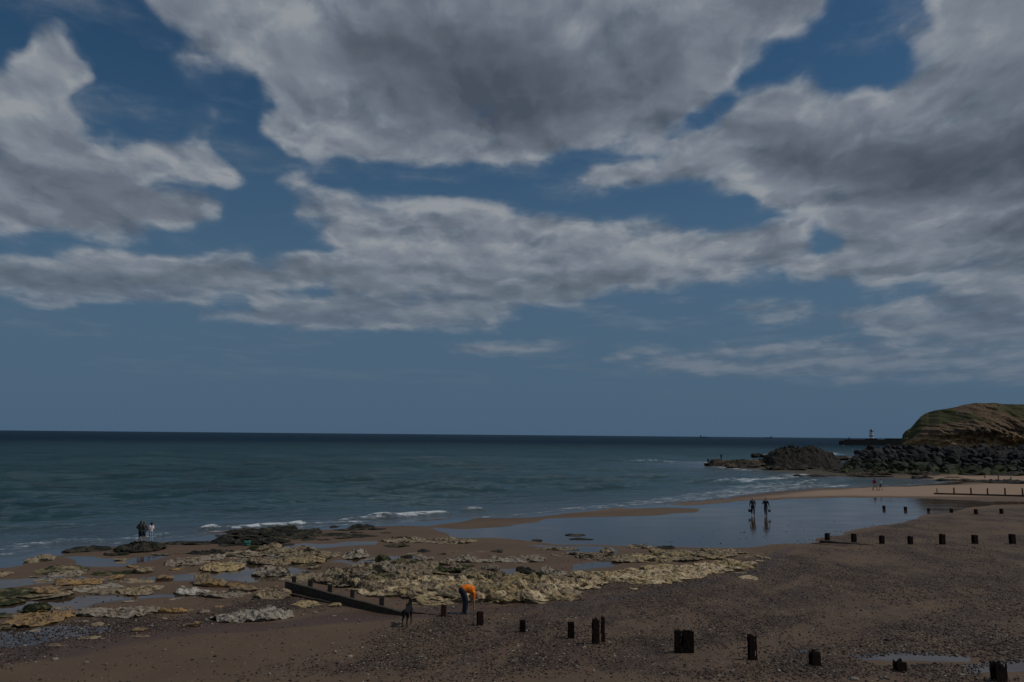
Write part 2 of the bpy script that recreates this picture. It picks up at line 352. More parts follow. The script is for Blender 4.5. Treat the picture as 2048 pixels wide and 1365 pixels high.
DAMP = [(1., [(-100,1335),(0,1308),(430,1246),(600,1236),(850,1222),(1150,1204),(1300,1180),(1450,1150),(1540,1115),(1620,1090),(1600,1110),(1500,1150),(1300,1195),(1150,1225),(850,1245),(600,1256),(430,1268),(0,1335)])]
def px_polys(L):
    return [(w, [plane(*p) for p in P]) for w, P in L]
def soft(L, x, y, e=.0):
    v = np.zeros(np.shape(x))
    for w, P in px_polys(L):
        P2 = np.array(P); c = np.hypot(P2[:, 0], P2[:, 1]).mean(); k = max(c*c/12000*1.6, .1, e)   # edge softness grows with the mapped size
        q = (x > P2[:, 0].min()-k) & (x < P2[:, 0].max()+k) & (y > P2[:, 1].min()-k) & (y < P2[:, 1].max()+k)
        if q.any(): v[q] = np.maximum(v[q], w*sstep(-k, k, sdist(P, x[q], y[q])))
    return v
def polar(rs, azs):
    A, RR = np.meshgrid(azs, rs); return RR*np.sin(A), RR*np.cos(A)
def az_grid(n, lim=.62, wide=1.35, m=34):
    a = np.linspace(-lim, lim, n); e = np.linspace(lim, wide, m)[1:]
    return np.concatenate([-e[::-1], a, e])
inv = np.linspace(1/18., 1/420., 380); rs = np.concatenate([[2, 6, 10, 14], 1/inv, [480, 600, 800, 1000]])
azs = az_grid(620)
X, Y = polar(rs, azs); Z = zg(X, Y)
LAND_D = sdist(land, X, Y)
WX = X+1.6*(fbm(X*.22, Y*.22, 9., 3)-.5); WY = Y+3.2*(fbm(X*.22, Y*.22, 4., 3)-.5)
film = soft(FILM, WX, WY); shing = soft(PEB, X+7*(fbm(X*.13, Y*.13, 2., 5)-.5), Y+7*(fbm(X*.13, Y*.13, 6., 5)-.5), 1.6)
sandy = soft([(1., P) for P in SANDY], WX, WY); rocky = soft([(1., ROCKY_PX)], X, Y); dry_ = soft([(1., [(1100,1026),(1300,1010),(1480,996),(1600,984),(1720,976),(1850,971),(2300,962),(2300,990),(2048,992),(1900,994),(1700,992),(1500,997),(1390,1008),(1200,1022)]), (1., [(1820,960),(1880,952),(2300,955),(2300,966),(1900,962)])], WX, WY)*(.35+.65*sstep(20, 45, X)); damp = soft(DAMP, WX, WY)
damp = np.maximum(damp, .8*sstep(6, 0, LAND_D))
shing = np.clip(shing*(1-.32*sandy), 0, 1); puddle = soft(FILM[-3:], X, Y); shing = shing*(1-np.clip(puddle, 0, 1))
# shallow basins under the standing water, ripples on the wet flats, hummocks in the shingle
Z = Z+sstep(.25, .7, film)*(zg(X, y=Y, detail=False)-.01-Z)+.05*shing*(fbm(X*.9, Y*.9, 8., 3)-.5)+rocky*(.7*fbm(X*.25, Y*.25, 5., 5)-.15)*sstep(0, 8, LAND_D)
TAB.update(rs=rs, az=azs, z=Z)
def ground_mat():
    m = bpy.data.materials.new('beach_sand'); m.use_nodes = True; T = NT(m.node_tree)
    P = T.n('ShaderNodeNewGeometry').outputs['Position']
    PS = T.v('MULTIPLY', P, (1., .45, 1.))
    a_f, a_s, a_r, a_d = T.attr('film'), T.attr('shingle'), T.attr('rocky'), T.attr('damp')
    a_y = T.attr('dry'); nb = T.noise(P, .35, 6, .6); nm = T.noise(P, 2.4, 7, .65); nf = T.noise(P, 16, 6, .7)
    sand = T.mix(T.ss(nb, .3, .7), (.116, .074, .045), (.142, .093, .057))
    sand = T.mix(T.ss(nm, .42, .68, 0, .55), sand, (.122, .083, .056))
    sand = T.mix(T.ss(nf, .5, .75, 0, .5), sand, (.09, .063, .044))
    sand = T.mix(T.m('MULTIPLY', a_d, .8), sand, (.078, .043, .027))
    v1 = T.n('ShaderNodeTexVoronoi', {'Vector': P, 'Scale': 13., 'Randomness': 1.})
    v2 = T.n('ShaderNodeTexVoronoi', {'Vector': P, 'Scale': 31., 'Randomness': 1.})
    hs = T.n('ShaderNodeSeparateColor', {0: v1.outputs['Color']}).outputs; hs2 = T.n('ShaderNodeSeparateColor', {0: v2.outputs['Color']}).outputs
    st = [(0, (.022, .012, .009)), (.3, (.062, .034, .024)), (.55, (.080, .047, .033)), (.75, (.054, .037, .029)), (.92, (.11, .077, .055)), (.985, (.30, .25, .20)), (1, (.7, .66, .6))]
    pc = T.mix(T.ss(T.noise(P, 1.1, 3), .4, .6), T.ramp(hs[0], st), T.ramp(hs2[0], st))
    ed = T.m('MINIMUM', T.ss(v1.outputs['Distance'], .55, .1), 1.)
    pc = T.mix(T.m('MULTIPLY', T.ss(v1.outputs['Distance'], .35, .75), .7), pc, (.035, .026, .022))
    sh = T.ss(T.m('ADD', a_s, T.m('MULTIPLY', T.m('SUBTRACT', T.noise(PS, .55, 8, .72), .5), 2.2)), .30, .95)
    sand = T.mix(a_y, sand, (.30, .205, .137))
    base = T.mix(T.m('MULTIPLY', sh, .92), sand, pc)
    # scattered small stones and shell bits on bare sand
    v3 = T.n('ShaderNodeTexVoronoi', {'Vector': P, 'Scale': 5.}); h3 = T.n('ShaderNodeSeparateColor', {0: v3.outputs['Color']}).outputs
    spk = T.m('MULTIPLY', T.ss(v3.outputs['Distance'], .24, .16), T.m('GREATER_THAN', h3[0], .80))
    base = T.mix(T.m('MULTIPLY', spk, T.ss(a_s, -.3, .4)), base, (.26, .22, .18))
    rk = T.mix(T.ss(nm, .4, .6), (.035, .028, .02), (.10, .085, .05))
    base = T.mix(T.ss(T.m('ADD', a_r, T.m('MULTIPLY', T.m('SUBTRACT', nb, .5), .8)), .4, .6), base, rk)
    hgt = T.m('ADD', T.m('MULTIPLY', T.m('MULTIPLY', ed, sh), 1.), T.m('MULTIPLY', nf, .5)); hgt = T.m('ADD', hgt, T.m('MULTIPLY', nm, 1.2))
    bmp = T.n('ShaderNodeBump', {'Height': hgt, 'Strength': .8, 'Distance': .05}).outputs[0]
    dry = T.n('ShaderNodeBsdfPrincipled', {'Base Color': base, 'Roughness': T.m('SUBTRACT', .85, T.m('MULTIPLY', a_d, .3)), 'Specular IOR Level': .3, 'Normal': bmp})
    # standing water: a film over the same sand
    rip = T.noise(T.v('MULTIPLY', P, (.35, 2.2, 1.)), 1.6, 4, .6)
    rip2 = T.noise(T.v('MULTIPLY', P, (.5, 1.4, 1.)), .25, 4, .6)
    wb = T.n('ShaderNodeBump', {'Height': rip, 'Strength': .05, 'Distance': .05}).outputs[0]
    wet = T.n('ShaderNodeBsdfPrincipled', {'Base Color': T.mix(1., base, (.55, .55, .6), 'MULTIPLY'), 'Roughness': T.ss(rip2, .4, .65, .05, .14), 'IOR': 1.36, 'Normal': wb})
    ff = T.m('ADD', a_f, T.m('MULTIPLY', T.m('SUBTRACT', T.noise(PS, .45, 8, .62), .5), .6))
    ff = T.ss(ff, .46, .60)
    mx = T.n('ShaderNodeMixShader', {0: ff, 1: dry.outputs[0], 2: wet.outputs[0]})
    T.n('ShaderNodeOutputMaterial', {0: mx.outputs[0]})
    return m
M_G = ground_mat()
V = np.stack([X.ravel(), Y.ravel(), Z.ravel()], 1)
g = mesh_obj('beach', V, grid_faces(*X.shape), M_G, None, True, {'film': film.ravel(), 'shingle': shing.ravel(), 'rocky': rocky.ravel(), 'damp': damp.ravel(), 'dry': dry_.ravel()})
tag(g, kind='structure')
# ---------------------------------------------------------------- sea
inv = np.linspace(1/30., 1/1400., 560); rs = np.concatenate([1/inv, np.geomspace(1500, 42000, 60)])
azs = az_grid(520)
X, Y = polar(rs, azs); SD = -sdist(land, X, Y)
dr = np.abs(np.gradient(rs))[:, None]
rnd = random.Random(4); Zs = np.zeros_like(X); DRX = np.zeros_like(X)
for i in range(46):
    lam = 1.6*(1.13**i) if i < 24 else rnd.uniform(5, 30)
    ang = R(rnd.gauss(118, 26)); kx, ky = math.cos(ang)*2*math.pi/lam, math.sin(ang)*2*math.pi/lam
    A = .022*lam**.68*rnd.uniform(.5, 1.1)
    fade = sstep(.42, .22, dr/lam)
    ph = X*kx+Y*ky+rnd.uniform(0, 6.28)+2.2*(noise(X*.03, Y*.03, i*1.7)-.5)
    Zs += A*fade*(1-2*np.abs(np.sin(ph/2))**.9)*.8
Zs *= .08+.92*sstep(1, 40, SD); Zs *= sstep(0, 2.5, SD)
FOAM = [(1., .5, .22, [(470,1053),(520,1049),(600,1045)]), (.75, .4, .1, [(600,1045),(650,1043),(740,1041)]), (1., .7, .28, [(745,1032),(820,1028),(880,1024)]), (.8, .5, .15, [(690,1038),(740,1034),(770,1031)]),
 (1., .55, .3, [(412,1055),(428,1053)]), (.62, .9, .16, [(75,1087),(130,1081),(190,1080),(270,1075),(318,1067)]), (.35, .6, .0, [(120,1078),(180,1076),(230,1076)]), (.6, .4, .05, [(0,1098),(80,1090)]), (.8, .5, .3, [(935,1017),(952,1016)]),
 (.55, .35, .0, [(420,1062),(500,1057),(620,1051)]), (.5, .5, 0., [(750,1040),(830,1036),(880,1034)]), (.75, .35, 0., [(1100,1019),(1200,1012),(1300,1006),(1400,998),(1480,989),(1560,979)]), (.55, .9, .0, [(1300,998),(1400,990),(1480,981),(1560,973)]),
 (.8, 1.6, .1, [(1490,957),(1540,954),(1612,948)]), (.8, 1.2, .0, [(1530,970),(1590,968),(1600,965)]), (.75, 2.5, .3, [(1270,921),(1312,921)]), (.7, 2.2, .2, [(1345,922),(1392,924)]), (.9, 2.4, 0., [(1535,909),(1556,908)]),
 (.9, 2.4, 0., [(1655,905),(1672,909)]), (.7, 1.2, .2, [(1432,958),(1448,957)]), (.75, .7, 0., [(1650,974),(1700,970)]), (.7, 1.6, 0., [(1418,924),(1440,934),(1500,941)]), (.9, 9., 0., [(1662,891.3),(1676,891.3)]), (.6, 2., 0, [(1616,946),(1650,950)])]
foam = np.zeros_like(X)
for w, wd, hh, L in FOAM:
    P = [plane(x, y, SEA_Z) for x, y in L]
    dd = pdist(P, X+.5*wd*(fbm(X*.8, Y*.8, 1.)-.5)*3, Y+1.4*wd*(fbm(X*.5, Y*.5, 2.)-.5)*3, False)
    foam = np.maximum(foam, w*(.55+.75*fbm(X*.5, Y*1.2, wd*7, 3))*np.exp(-(dd/(wd*1.9))**2)); Zs += hh*np.exp(-(dd/(wd*1.4))**2)*sstep(0, 3, SD)
# churned water over the shallows
ch = soft([(1., [(1050,1022),(1250,1000),(1420,976),(1500,958),(1640,955),(1680,970),(1560,982),(1400,1000),(1250,1012)])], X, Y)
foam = np.maximum(foam, ch*.52)
foam = np.maximum(foam, .42*sstep(1.4, .0, SD)*(SD > -.5))
# row of low swells just off the beach
def sea_mat():
    m = bpy.data.materials.new('sea_water'); m.use_nodes = True; T = NT(m.node_tree)
    P = T.n('ShaderNodeNewGeometry').outputs['Position']
    sh, fo, cm = T.attr('shallow'), T.attr('foam'), T.attr('calm')
    big = T.noise(T.v('MULTIPLY', P, (.5, 1., 1.)), .018, 4, .6); b2 = T.noise(T.v('MULTIPLY', P, (.35, 1., 1.)), .12, 5, .6)
    col = T.mix(T.ss(big, .25, .75), (.017, .054, .064), (.026, .078, .078))
    cw = T.noise(T.v('MULTIPLY', P, (.22, 1., 1.)), .22, 6, .7)
    col = T.mix(T.ss(cw, .48, .62, 0, .6), col, (.008, .028, .031))
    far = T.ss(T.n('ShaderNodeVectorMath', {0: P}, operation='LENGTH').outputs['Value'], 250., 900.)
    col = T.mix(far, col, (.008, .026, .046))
    col = T.mix(T.m('MULTIPLY', sh, T.ss(b2, .25, .75, .35, 1.)), col, (.10, .085, .07))
    Pr = T.n('ShaderNodeVectorRotate', {'Vector': P, 'Angle': R(-14)}, rotation_type='Z_AXIS').outputs[0]
    w1 = T.noise(T.v('MULTIPLY', Pr, (.36, 1., 1.)), .30, 6, .66); w2 = T.noise(T.v('MULTIPLY', Pr, (.45, 1., 1.)), 1.6, 5, .68)
    hg = T.m('ADD', w1, T.m('MULTIPLY', w2, .26))
    gust = T.ss(T.noise(T.v('MULTIPLY', P, (.4, 1., 1.)), .03, 4, .6), .3, .7, .75, 1.25)
    bmp = T.n('ShaderNodeBump', {'Height': hg, 'Strength': T.m('MULTIPLY', gust, T.m('MULTIPLY_ADD', cm, -.62, .98)), 'Distance': 2.2}).outputs[0]
    fr = T.n('ShaderNodeFresnel', {'IOR': 1.33, 'Normal': bmp}).outputs[0]
    # waves hide most of the mirror angle: steep faces only return part of the sky
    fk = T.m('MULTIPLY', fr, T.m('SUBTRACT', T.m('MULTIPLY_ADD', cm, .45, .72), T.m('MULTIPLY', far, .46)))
    dif = T.n('ShaderNodeBsdfDiffuse', {'Color': col, 'Normal': bmp}); gls = T.n('ShaderNodeBsdfGlossy', {'Color': (.95, .97, 1, 1), 'Roughness': .12, 'Normal': bmp})
    wat = T.n('ShaderNodeMixShader', {0: fk, 1: dif.outputs[0], 2: gls.outputs[0]})
    fn = T.noise(T.v('MULTIPLY', P, (.45, .8, 1.)), 1.5, 9, .78)
    ff = T.ss(T.m('ADD', fo, T.m('MULTIPLY', T.m('SUBTRACT', fn, .5), 3.6)), .55, .95)
    fb = T.n('ShaderNodeBump', {'Height': fn, 'Strength': 1., 'Distance': .2}).outputs[0]
    fm = T.n('ShaderNodeBsdfPrincipled', {'Base Color': (.62, .66, .68, 1), 'Roughness': .7, 'Normal': fb})
    mx = T.n('ShaderNodeMixShader', {0: ff, 1: wat.outputs[0], 2: fm.outputs[0]})
    T.n('ShaderNodeOutputMaterial', {0: mx.outputs[0]})
    return m
shal = .9*np.exp(-np.maximum(SD, 0)/9.)
V = np.stack([X.ravel(), Y.ravel(), (Zs+SEA_Z).ravel()], 1)
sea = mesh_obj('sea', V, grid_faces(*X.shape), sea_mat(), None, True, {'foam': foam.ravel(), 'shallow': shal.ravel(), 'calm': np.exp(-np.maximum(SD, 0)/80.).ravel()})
tag(sea, kind='structure')
# ---------------------------------------------------------------- rock materials
def rock_mat(name, A, B, weed=.0, weedcol=(.03, .035, .012), pit=(.05, .04, .028), sc_=1., tide=None):
    m = bpy.data.materials.new(name); m.use_nodes = True; T = NT(m.node_tree)
    P = T.n('ShaderNodeNewGeometry').outputs['Position']; N = T.n('ShaderNodeSeparateXYZ', {0: T.n('ShaderNodeNewGeometry').outputs['True Normal']}).outputs[2]
    n1 = T.noise(P, 1.3*sc_, 6, .6); n2 = T.noise(P, 4.2*sc_, 8, .68); n3 = T.noise(T.v('ADD', P, (31, 7, 3)), .8*sc_, 6, .65)
    rv = T.n('ShaderNodeObjectInfo').outputs['Random']
    c = T.mix(T.ss(T.m('ADD', n1, T.m('MULTIPLY', T.m('SUBTRACT', rv, .5), .3)), .35, .65), A, B)
    c = T.mix(T.ss(n2, .485, .60, 0, .9), c, pit)
    if weed > 0:
        wf = T.ss(T.m('ADD', n3, T.m('MULTIPLY', n2, .35)), .98-weed*.62, 1.06-weed*.62)
        c = T.mix(wf, c, T.mix(T.ss(n2, .4, .6), weedcol, tuple(x*.35 for x in weedcol)))
    if tide:
        z = T.n('ShaderNodeSeparateXYZ', {0: P}).outputs[2]
        tf = T.m('MULTIPLY', T.ss(T.m('ADD', z, T.m('MULTIPLY', n1, 2.)), tide[1]+1, tide[0]+1), T.ss(n3, .38, .56))
        c = T.mix(T.m('MULTIPLY', tf, .9), c, tide[2])
    b = T.n('ShaderNodeBump', {'Height': T.m('ADD', n2, T.m('MULTIPLY', T.noise(P, 28*sc_, 4), .4)), 'Strength': .9, 'Distance': .10/sc_}).outputs[0]
    p = T.n('ShaderNodeBsdfPrincipled', {'Base Color': c, 'Roughness': .8, 'Specular IOR Level': .3, 'Normal': b})
    T.n('ShaderNodeOutputMaterial', {0: p.outputs[0]})
    return m
RM = {'ochre': rock_mat('ochre_limestone', (.40, .245, .095), (.29, .19, .10), .25, (.05, .045, .02)),
      'tan': rock_mat('tan_limestone', (.37, .28, .17), (.26, .19, .115), .34, (.055, .045, .025)),
      'grey': rock_mat('grey_limestone', (.37, .31, .235), (.25, .20, .14), .36, (.045, .038, .027)),
      'white': rock_mat('white_limestone', (.54, .49, .41), (.36, .31, .24), .1),
      'pale': rock_mat('pale_yellow_limestone', (.64, .50, .31), (.49, .37, .21), .06, (.06, .05, .03), pit=(.09, .07, .045)),
      'yellow': rock_mat('yellow_limestone', (.46, .34, .17), (.34, .25, .13), .24, (.05, .045, .02), pit=(.06, .05, .03)),
      'mixed': rock_mat('weedy_limestone', (.34, .27, .17), (.24, .18, .11), .45, (.042, .036, .018)),
      'green': rock_mat('algae_limestone', (.24, .185, .09), (.12, .10, .045), .58, (.045, .052, .014)),
      'dark': rock_mat('weed_covered_rock', (.085, .068, .042), (.05, .042, .026), .6, (.018, .020, .010))}
def ledge_mesh(name, a, b, h, seed, rough=.5, kind='tan', lod=1.):
    rr = random.Random(seed); s0 = rr.uniform(0, 500)
    nA = int(min(110, max(18, 2*math.pi*max(a, b)*.6/(.085*lod)))); nR = max(5, nA//5)
    th = np.linspace(0, 2*math.pi, nA, endpoint=False)
    cx, cy = np.cos(th), np.sin(th)
    Rt = .72+.50*fbm(cx*1.1+s0, cy*1.1, 1., 3)+.34*(fbm(cx*3.2+s0, cy*3.2, 7., 3)-.5)
    rings = []; dip = rr.uniform(-.2, .2), rr.uniform(-.2, .2); fr = 1/.32
    for i in range(1, nR+1):
        t = (i/nR)**.85; x, y = a*Rt*t*cx, b*Rt*t*cy
        n = fbm(x*.9+s0, y*.9, 2., 4); st = np.floor(fbm(x*.7+s0, y*1.1, 5., 3)*9)/9
        z = h*(.62+.55*(n-.5)+2.1*(st-.45)+dip[0]*x/a+dip[1]*y/b)*(1-.35*t**5)
        q = fbm(x*fr+s0, y*fr, 9., 3)-.5; q2 = noise(x*9+s0, y*9, 3.)-.5
        rg = (1-np.abs(2*fbm(x*3.1+s0, y*3.1, 4., 2)-1)*2.2).clip(0, 1); rg2 = (1-np.abs(2*noise(x*7.5, y*7.5+s0, 8.)-1)*2).clip(0, 1)
        z = z+rough*(1.1*q*min(h, .5)+.30*q2*min(h, .35)-.30*rg**2*min(h, .6)-.20*rg2**2*min(h, .5))
        rings.append(np.stack([x+.05*rough*(noise(x*6, y*6, 1.)-.5), y, np.maximum(z, .04)], 1))
    e = rings[-1]; ze = e[:, 2]
    for k, f in ((1.03, .80), (.90, .60), (.99, .40), (.84, .16), (.92, -.3)):
        j = 1+.10*(noise(cx*7+s0, cy*7, f*9)-.5)
        z = ze*f if f > 0 else np.full(nA, -.12)
        rings.append(np.stack([e[:, 0]*k*j, e[:, 1]*k*j, z], 1))
    c0 = np.zeros((nA, 3)); c0[:, :2] = rings[0][:, :2]*.02; c0[:, 2] = rings[0][:, 2].mean()
    rings = [c0]+rings; V = np.concatenate(rings); k = np.arange(nA); k2 = (k+1) % nA
    Fc = np.concatenate([np.stack([i*nA+k, (i+1)*nA+k, (i+1)*nA+k2, i*nA+k2], 1) for i in range(len(rings)-1)])
    return V, Fc
def ledge(name, x0, x1, y0, y1, kind, h, label, rough=.5, rot=0., cat='rock', group=None, lod=1., seed=None):
    """a slab whose near edge stands at image row y1; depth follows from its extent on the ground"""
    cx = (x0+x1)/2; p = G(cx, y1); d = p.y
    hw = (x1-x0)/2*d/F; h *= 1.0; hp = h*F/d*.8; dep = max((y1-y0)-hp, (y1-y0)*.35)
    q = G(cx, y1-dep); b = max((q.y-p.y)/2, hw*.22, .12)
    s = (x0*7+y0*3) if seed is None else seed
    c = Vector((p.x+(q.x-p.x)/2, p.y+b, 0)); c.z = max(float(zt_(c.x, c.y)), -.16)-.02
    V, Fc = ledge_mesh(name, hw, b, h, s, rough, kind, lod)
    o = mesh_obj(name, V, Fc, RM[kind]); o.location = c; o.rotation_euler = (0, 0, rot+math.atan2(-c.x, c.y)*0)
    return tag(o, label, cat, group)
L = 'limestone_ledge'
LEDGES = [
 (L,232,326,1083,1107,'dark',.42,'dark weedy rock the three bystanders stand on',.6),
 (L,209,255,1100,1112,'dark',.3,'small dark rock touching the left foot of the rock with the bystanders',.7),
 (L,130,211,1092,1106,'dark',.18,'low dark reef in the swash left of the rock with the bystanders',.6),
 (L,56,104,1108,1126,'mixed',.3,'lone brown rock in the shallow wash at the far left',.5),
 (L,-40,22,1140,1156,'tan',.2,'tan rock cut by the left edge above the pools',.5),
 (L,74,178,1128,1150,'green',.14,'low mound under bright green algae at the left',.3),
 (L,120,178,1130,1142,'tan',.16,'tan crest at the right tip of the algae mound',.5),
 (L,185,262,1138,1152,'green',.16,'narrow slab with a green algae back, left of centre pools',.4),
 (L,264,303,1133,1149,'tan',.3,'tan lump right of the narrow algae slab',.6),
 (L,314,347,1150,1161,'ochre',.2,'small ochre slab alone in the long pool',.4),
 (L,109,158,1158,1173,'ochre',.22,'ochre wedge of rock above the grey slabs at the left',.3),
 (L,152,236,1161,1186,'grey',.2,'grey-tan slab with a straight upper edge at the left',.5),
 (L,176,262,1170,1192,'mixed',.12,'low brown weedy shelf in front of the grey-tan slab',.4),
 (L,246,328,1162,1192,'tan',.32,'rough tan rock with an ochre back beside the brown shelf',.7),
 (L,-30,72,1173,1199,'green',.14,'flat green-stained rock at the left edge',.4),
 (L,62,122,1174,1189,'ochre',.2,'ochre tip of rock beside the flat green-stained one',.4),
 (L,-40,44,1192,1214,'green',.16,'ochre-brown rock cut by the left edge, below the green-stained one',.4),
 (L,20,142,1206,1256,'ochre',.42,'biggest ochre rock at the left with stepped layers',.5),
 (L,38,100,1203,1228,'green',.46,'dark green weed-topped block on the big ochre rock',.6),
 (L,-30,26,1219,1238,'green',.26,'weed-topped tan rock cut by the left edge',.5),
 (L,-30,36,1241,1262,'green',.2,'lowest green and tan rock at the left edge',.5),
 (L,150,322,1203,1238,'grey',.3,'long rough slab running up to the right in the pebbles',.7),
 (L,317,375,1212,1228,'ochre',.28,'ochre bar at the right end of the long rough slab',.4),
 (L,394,418,1219,1229,'grey',.14,'tiny broken rock left of the whitish rock',.7),
 (L,432,573,1209,1246,'white',.36,'whitish pitted rock lying on the brown sand',1.),
 (L,366,402,1242,1254,'ochre',.22,'smooth ochre boulder below the whitish rock',.15),
 (L,262,297,1254,1264,'ochre',.12,'small yellowish slab, upper of two in the pebbles',.3),
 (L,262,297,1268,1276,'tan',.08,'small buff slab, lower of two in the pebbles',.3),
 (L,160,200,1268,1280,'tan',.12,'buff rock in the pebble pool at the lower left',.3),
 (L,96,132,1284,1294,'tan',.09,'flat buff rock lowest in the pebble pool',.3),
 (L,349,430,1172,1192,'white',.28,'pale grey slab at the left of the central slab group',.7),
 (L,405,498,1174,1197,'grey',.3,'grey pitted slab at the front of the central slab group',.8),
 (L,394,456,1150,1173,'tan',.34,'knobbly tan rock topping the central slab group',.8),
 (L,404,500,1163,1176,'ochre',.3,'ochre layered bar in the central slab group',.4),
 (L,458,512,1170,1186,'tan',.3,'rounded tan end of the central slab group',.4),
 (L,509,582,1178,1199,'tan',.32,'thick tan slab at the seaward end of the groyne',.4),
 (L,518,556,1169,1180,'ochre',.22,'small ochre slab behind the thick tan slab',.4),
 (L,333,406,1114,1135,'grey',.25,'rough grey rock left of the yellow-stained one',.9),
 (L,401,482,1122,1145,'yellow',.26,'yellow-stained rock above the long pool',.9),
 (L,376,466,1099,1110,'dark',.2,'dark rough reef below the seaweed bank, left end',.9),
 (L,399,450,1107,1122,'grey',.24,'pale rock tucked under the dark rough reef',.6),
 (L,330,376,1082,1090,'dark',.12,'low weed strip right of the bystanders, nearer them',.5),
 (L,366,432,1081,1091,'dark',.14,'low weed strip right of the bystanders, farther from them',.5),
 (L,474,572,1094,1114,'mixed',.28,'weedy slab at the left of the middle reef',.8),
 (L,560,652,1098,1118,'mixed',.3,'weedy slab at the back of the middle reef',.8),
 (L,575,656,1108,1131,'yellow',.34,'yellow slab at the front right of the middle reef',.6),
 (L,492,580,1110,1132,'tan',.3,'tan broken slab at the front left of the middle reef',.8),
 (L,640,684,1102,1115,'mixed',.2,'right-hand tip of the middle reef',.6),
 (L,545,622,1116,1130,'mixed',.3,'weed-hung front block of the middle reef',.8),
 (L,684,736,1101,1119,'grey',.26,'separate tan and grey rock right of the middle reef',.8),
 (L,504,576,1131,1155,'grey',.55,'tall blocky grey boulder standing in the pool',.35),
 (L,613,644,1130,1140,'mixed',.24,'brown rock just right of the blocky grey boulder',.5),
 (L,578,636,1057,1080,'dark',.2,'right wing of the seaweed bank by the surf',.9),
 (L,660,677,1050,1056,'dark',.12,'tiny dark rock in the swash above the seaweed bank',.5),
 (L,698,748,1048,1061,'dark',.24,'dark rock at the surf right of the seaweed bank',.8),
 (L,635,700,1064,1074,'dark',.14,'thin dark weed line on the sand, left part',.8),
 (L,690,740,1067,1076,'dark',.12,'thin dark weed line on the sand, right part',.8),
 (L,605,631,1075,1082,'dark',.08,'small weed clump on bare sand by the seaweed bank',.6),
 (L,769,850,1072,1087,'mixed',.2,'left half of the low reef on open sand',.9),
 (L,838,950,1074,1089,'mixed',.24,'right half of the low reef on open sand',.9),
 (L,766,818,1086,1095,'green',.16,'green weed patch under the low reef on open sand',.8),
 (L,835,860,1097,1106,'dark',.14,'small dark rock on sand below the low reef',.7),
 (L,732,828,1119,1147,'grey',.34,'rough grey rock at the upper left of the big outcrop',.9),
 (L,829,866,1111,1123,'grey',.3,'pointed grey rock above the big outcrop',.7),
 (L,796,880,1128,1150,'mixed',.34,'dark weedy rock at the upper edge of the big outcrop',.8),
 (L,870,942,1128,1148,'green',.32,'green-topped rock at the upper edge of the big outcrop',.7),
 (L,889,990,1112,1127,'grey',.26,'long grey ridge on sand, left half',.9),
 (L,980,1096,1110,1126,'grey',.26,'long grey ridge on sand, right half',.9),
 (L,963,998,1127,1141,'grey',.26,'grey lump under the long ridge',.8),
 (L,1031,1071,1134,1150,'dark',.3,'dark green rock beside the little pool',.6),
 (L,1086,1134,1129,1153,'grey',.38,'upright tan-grey rock right of the little pool',.8),
 (L,1074,1158,1091,1102,'mixed',.18,'thin broken reef at the pool edge, centre',.9),
 (L,1133,1170,1067,1073,'dark',.1,'upper dark strip of rock in the mirror pool',.6),
 (L,1140,1185,1075,1081,'dark',.1,'lower dark strip of rock in the mirror pool',.6),
 (L,1062,1084,1077,1083,'dark',.1,'tiny dark rock left in the mirror pool',.6),
 (L,1198,1227,1096,1107,'mixed',.26,'small brown block on the pool edge',.6),
 (L,1152,1240,1105,1121,'mixed',.22,'weedy low rocks left of the tan ridge',.9),
 (L,1256,1304,1088,1098,'mixed',.18,'low rock above the tan ridge, left one',.8),
 (L,1315,1350,1091,1099,'dark',.12,'low rock above the tan ridge, middle one',.8),
 (L,1383,1404,1095,1103,'mixed',.2,'low rock above the tan ridge, right one',.8),
 (L,1258,1276,1175,1181,'pale',.1,'thin pale slab alone on shingle below the pale outcrop',.2),
 (L,583,638,1201,1213,'yellow',.16,'yellow crusty slab on the sand in front of the groyne',.8),
 (L,656,683,1205,1215,'yellow',.14,'smaller yellow crusty slab in front of the groyne',.8),
 (L,599,622,1210,1216,'yellow',.07,'low yellow fragment under the crusty slab',.5),
 (L,1480,1515,1150,1160,'pale',.1,'pale fragment at the right tip of the pale outcrop',.3),
 (L,1490,1505,1110,1116,'pale',.2,'pale lump at the corner of the mirror pool',.4),
 (L,1410,1440,1099,1106,'pale',.18,'pale knob at the right end of the tan ridge',.5),
]
for t in LEDGES: ledge(*t)
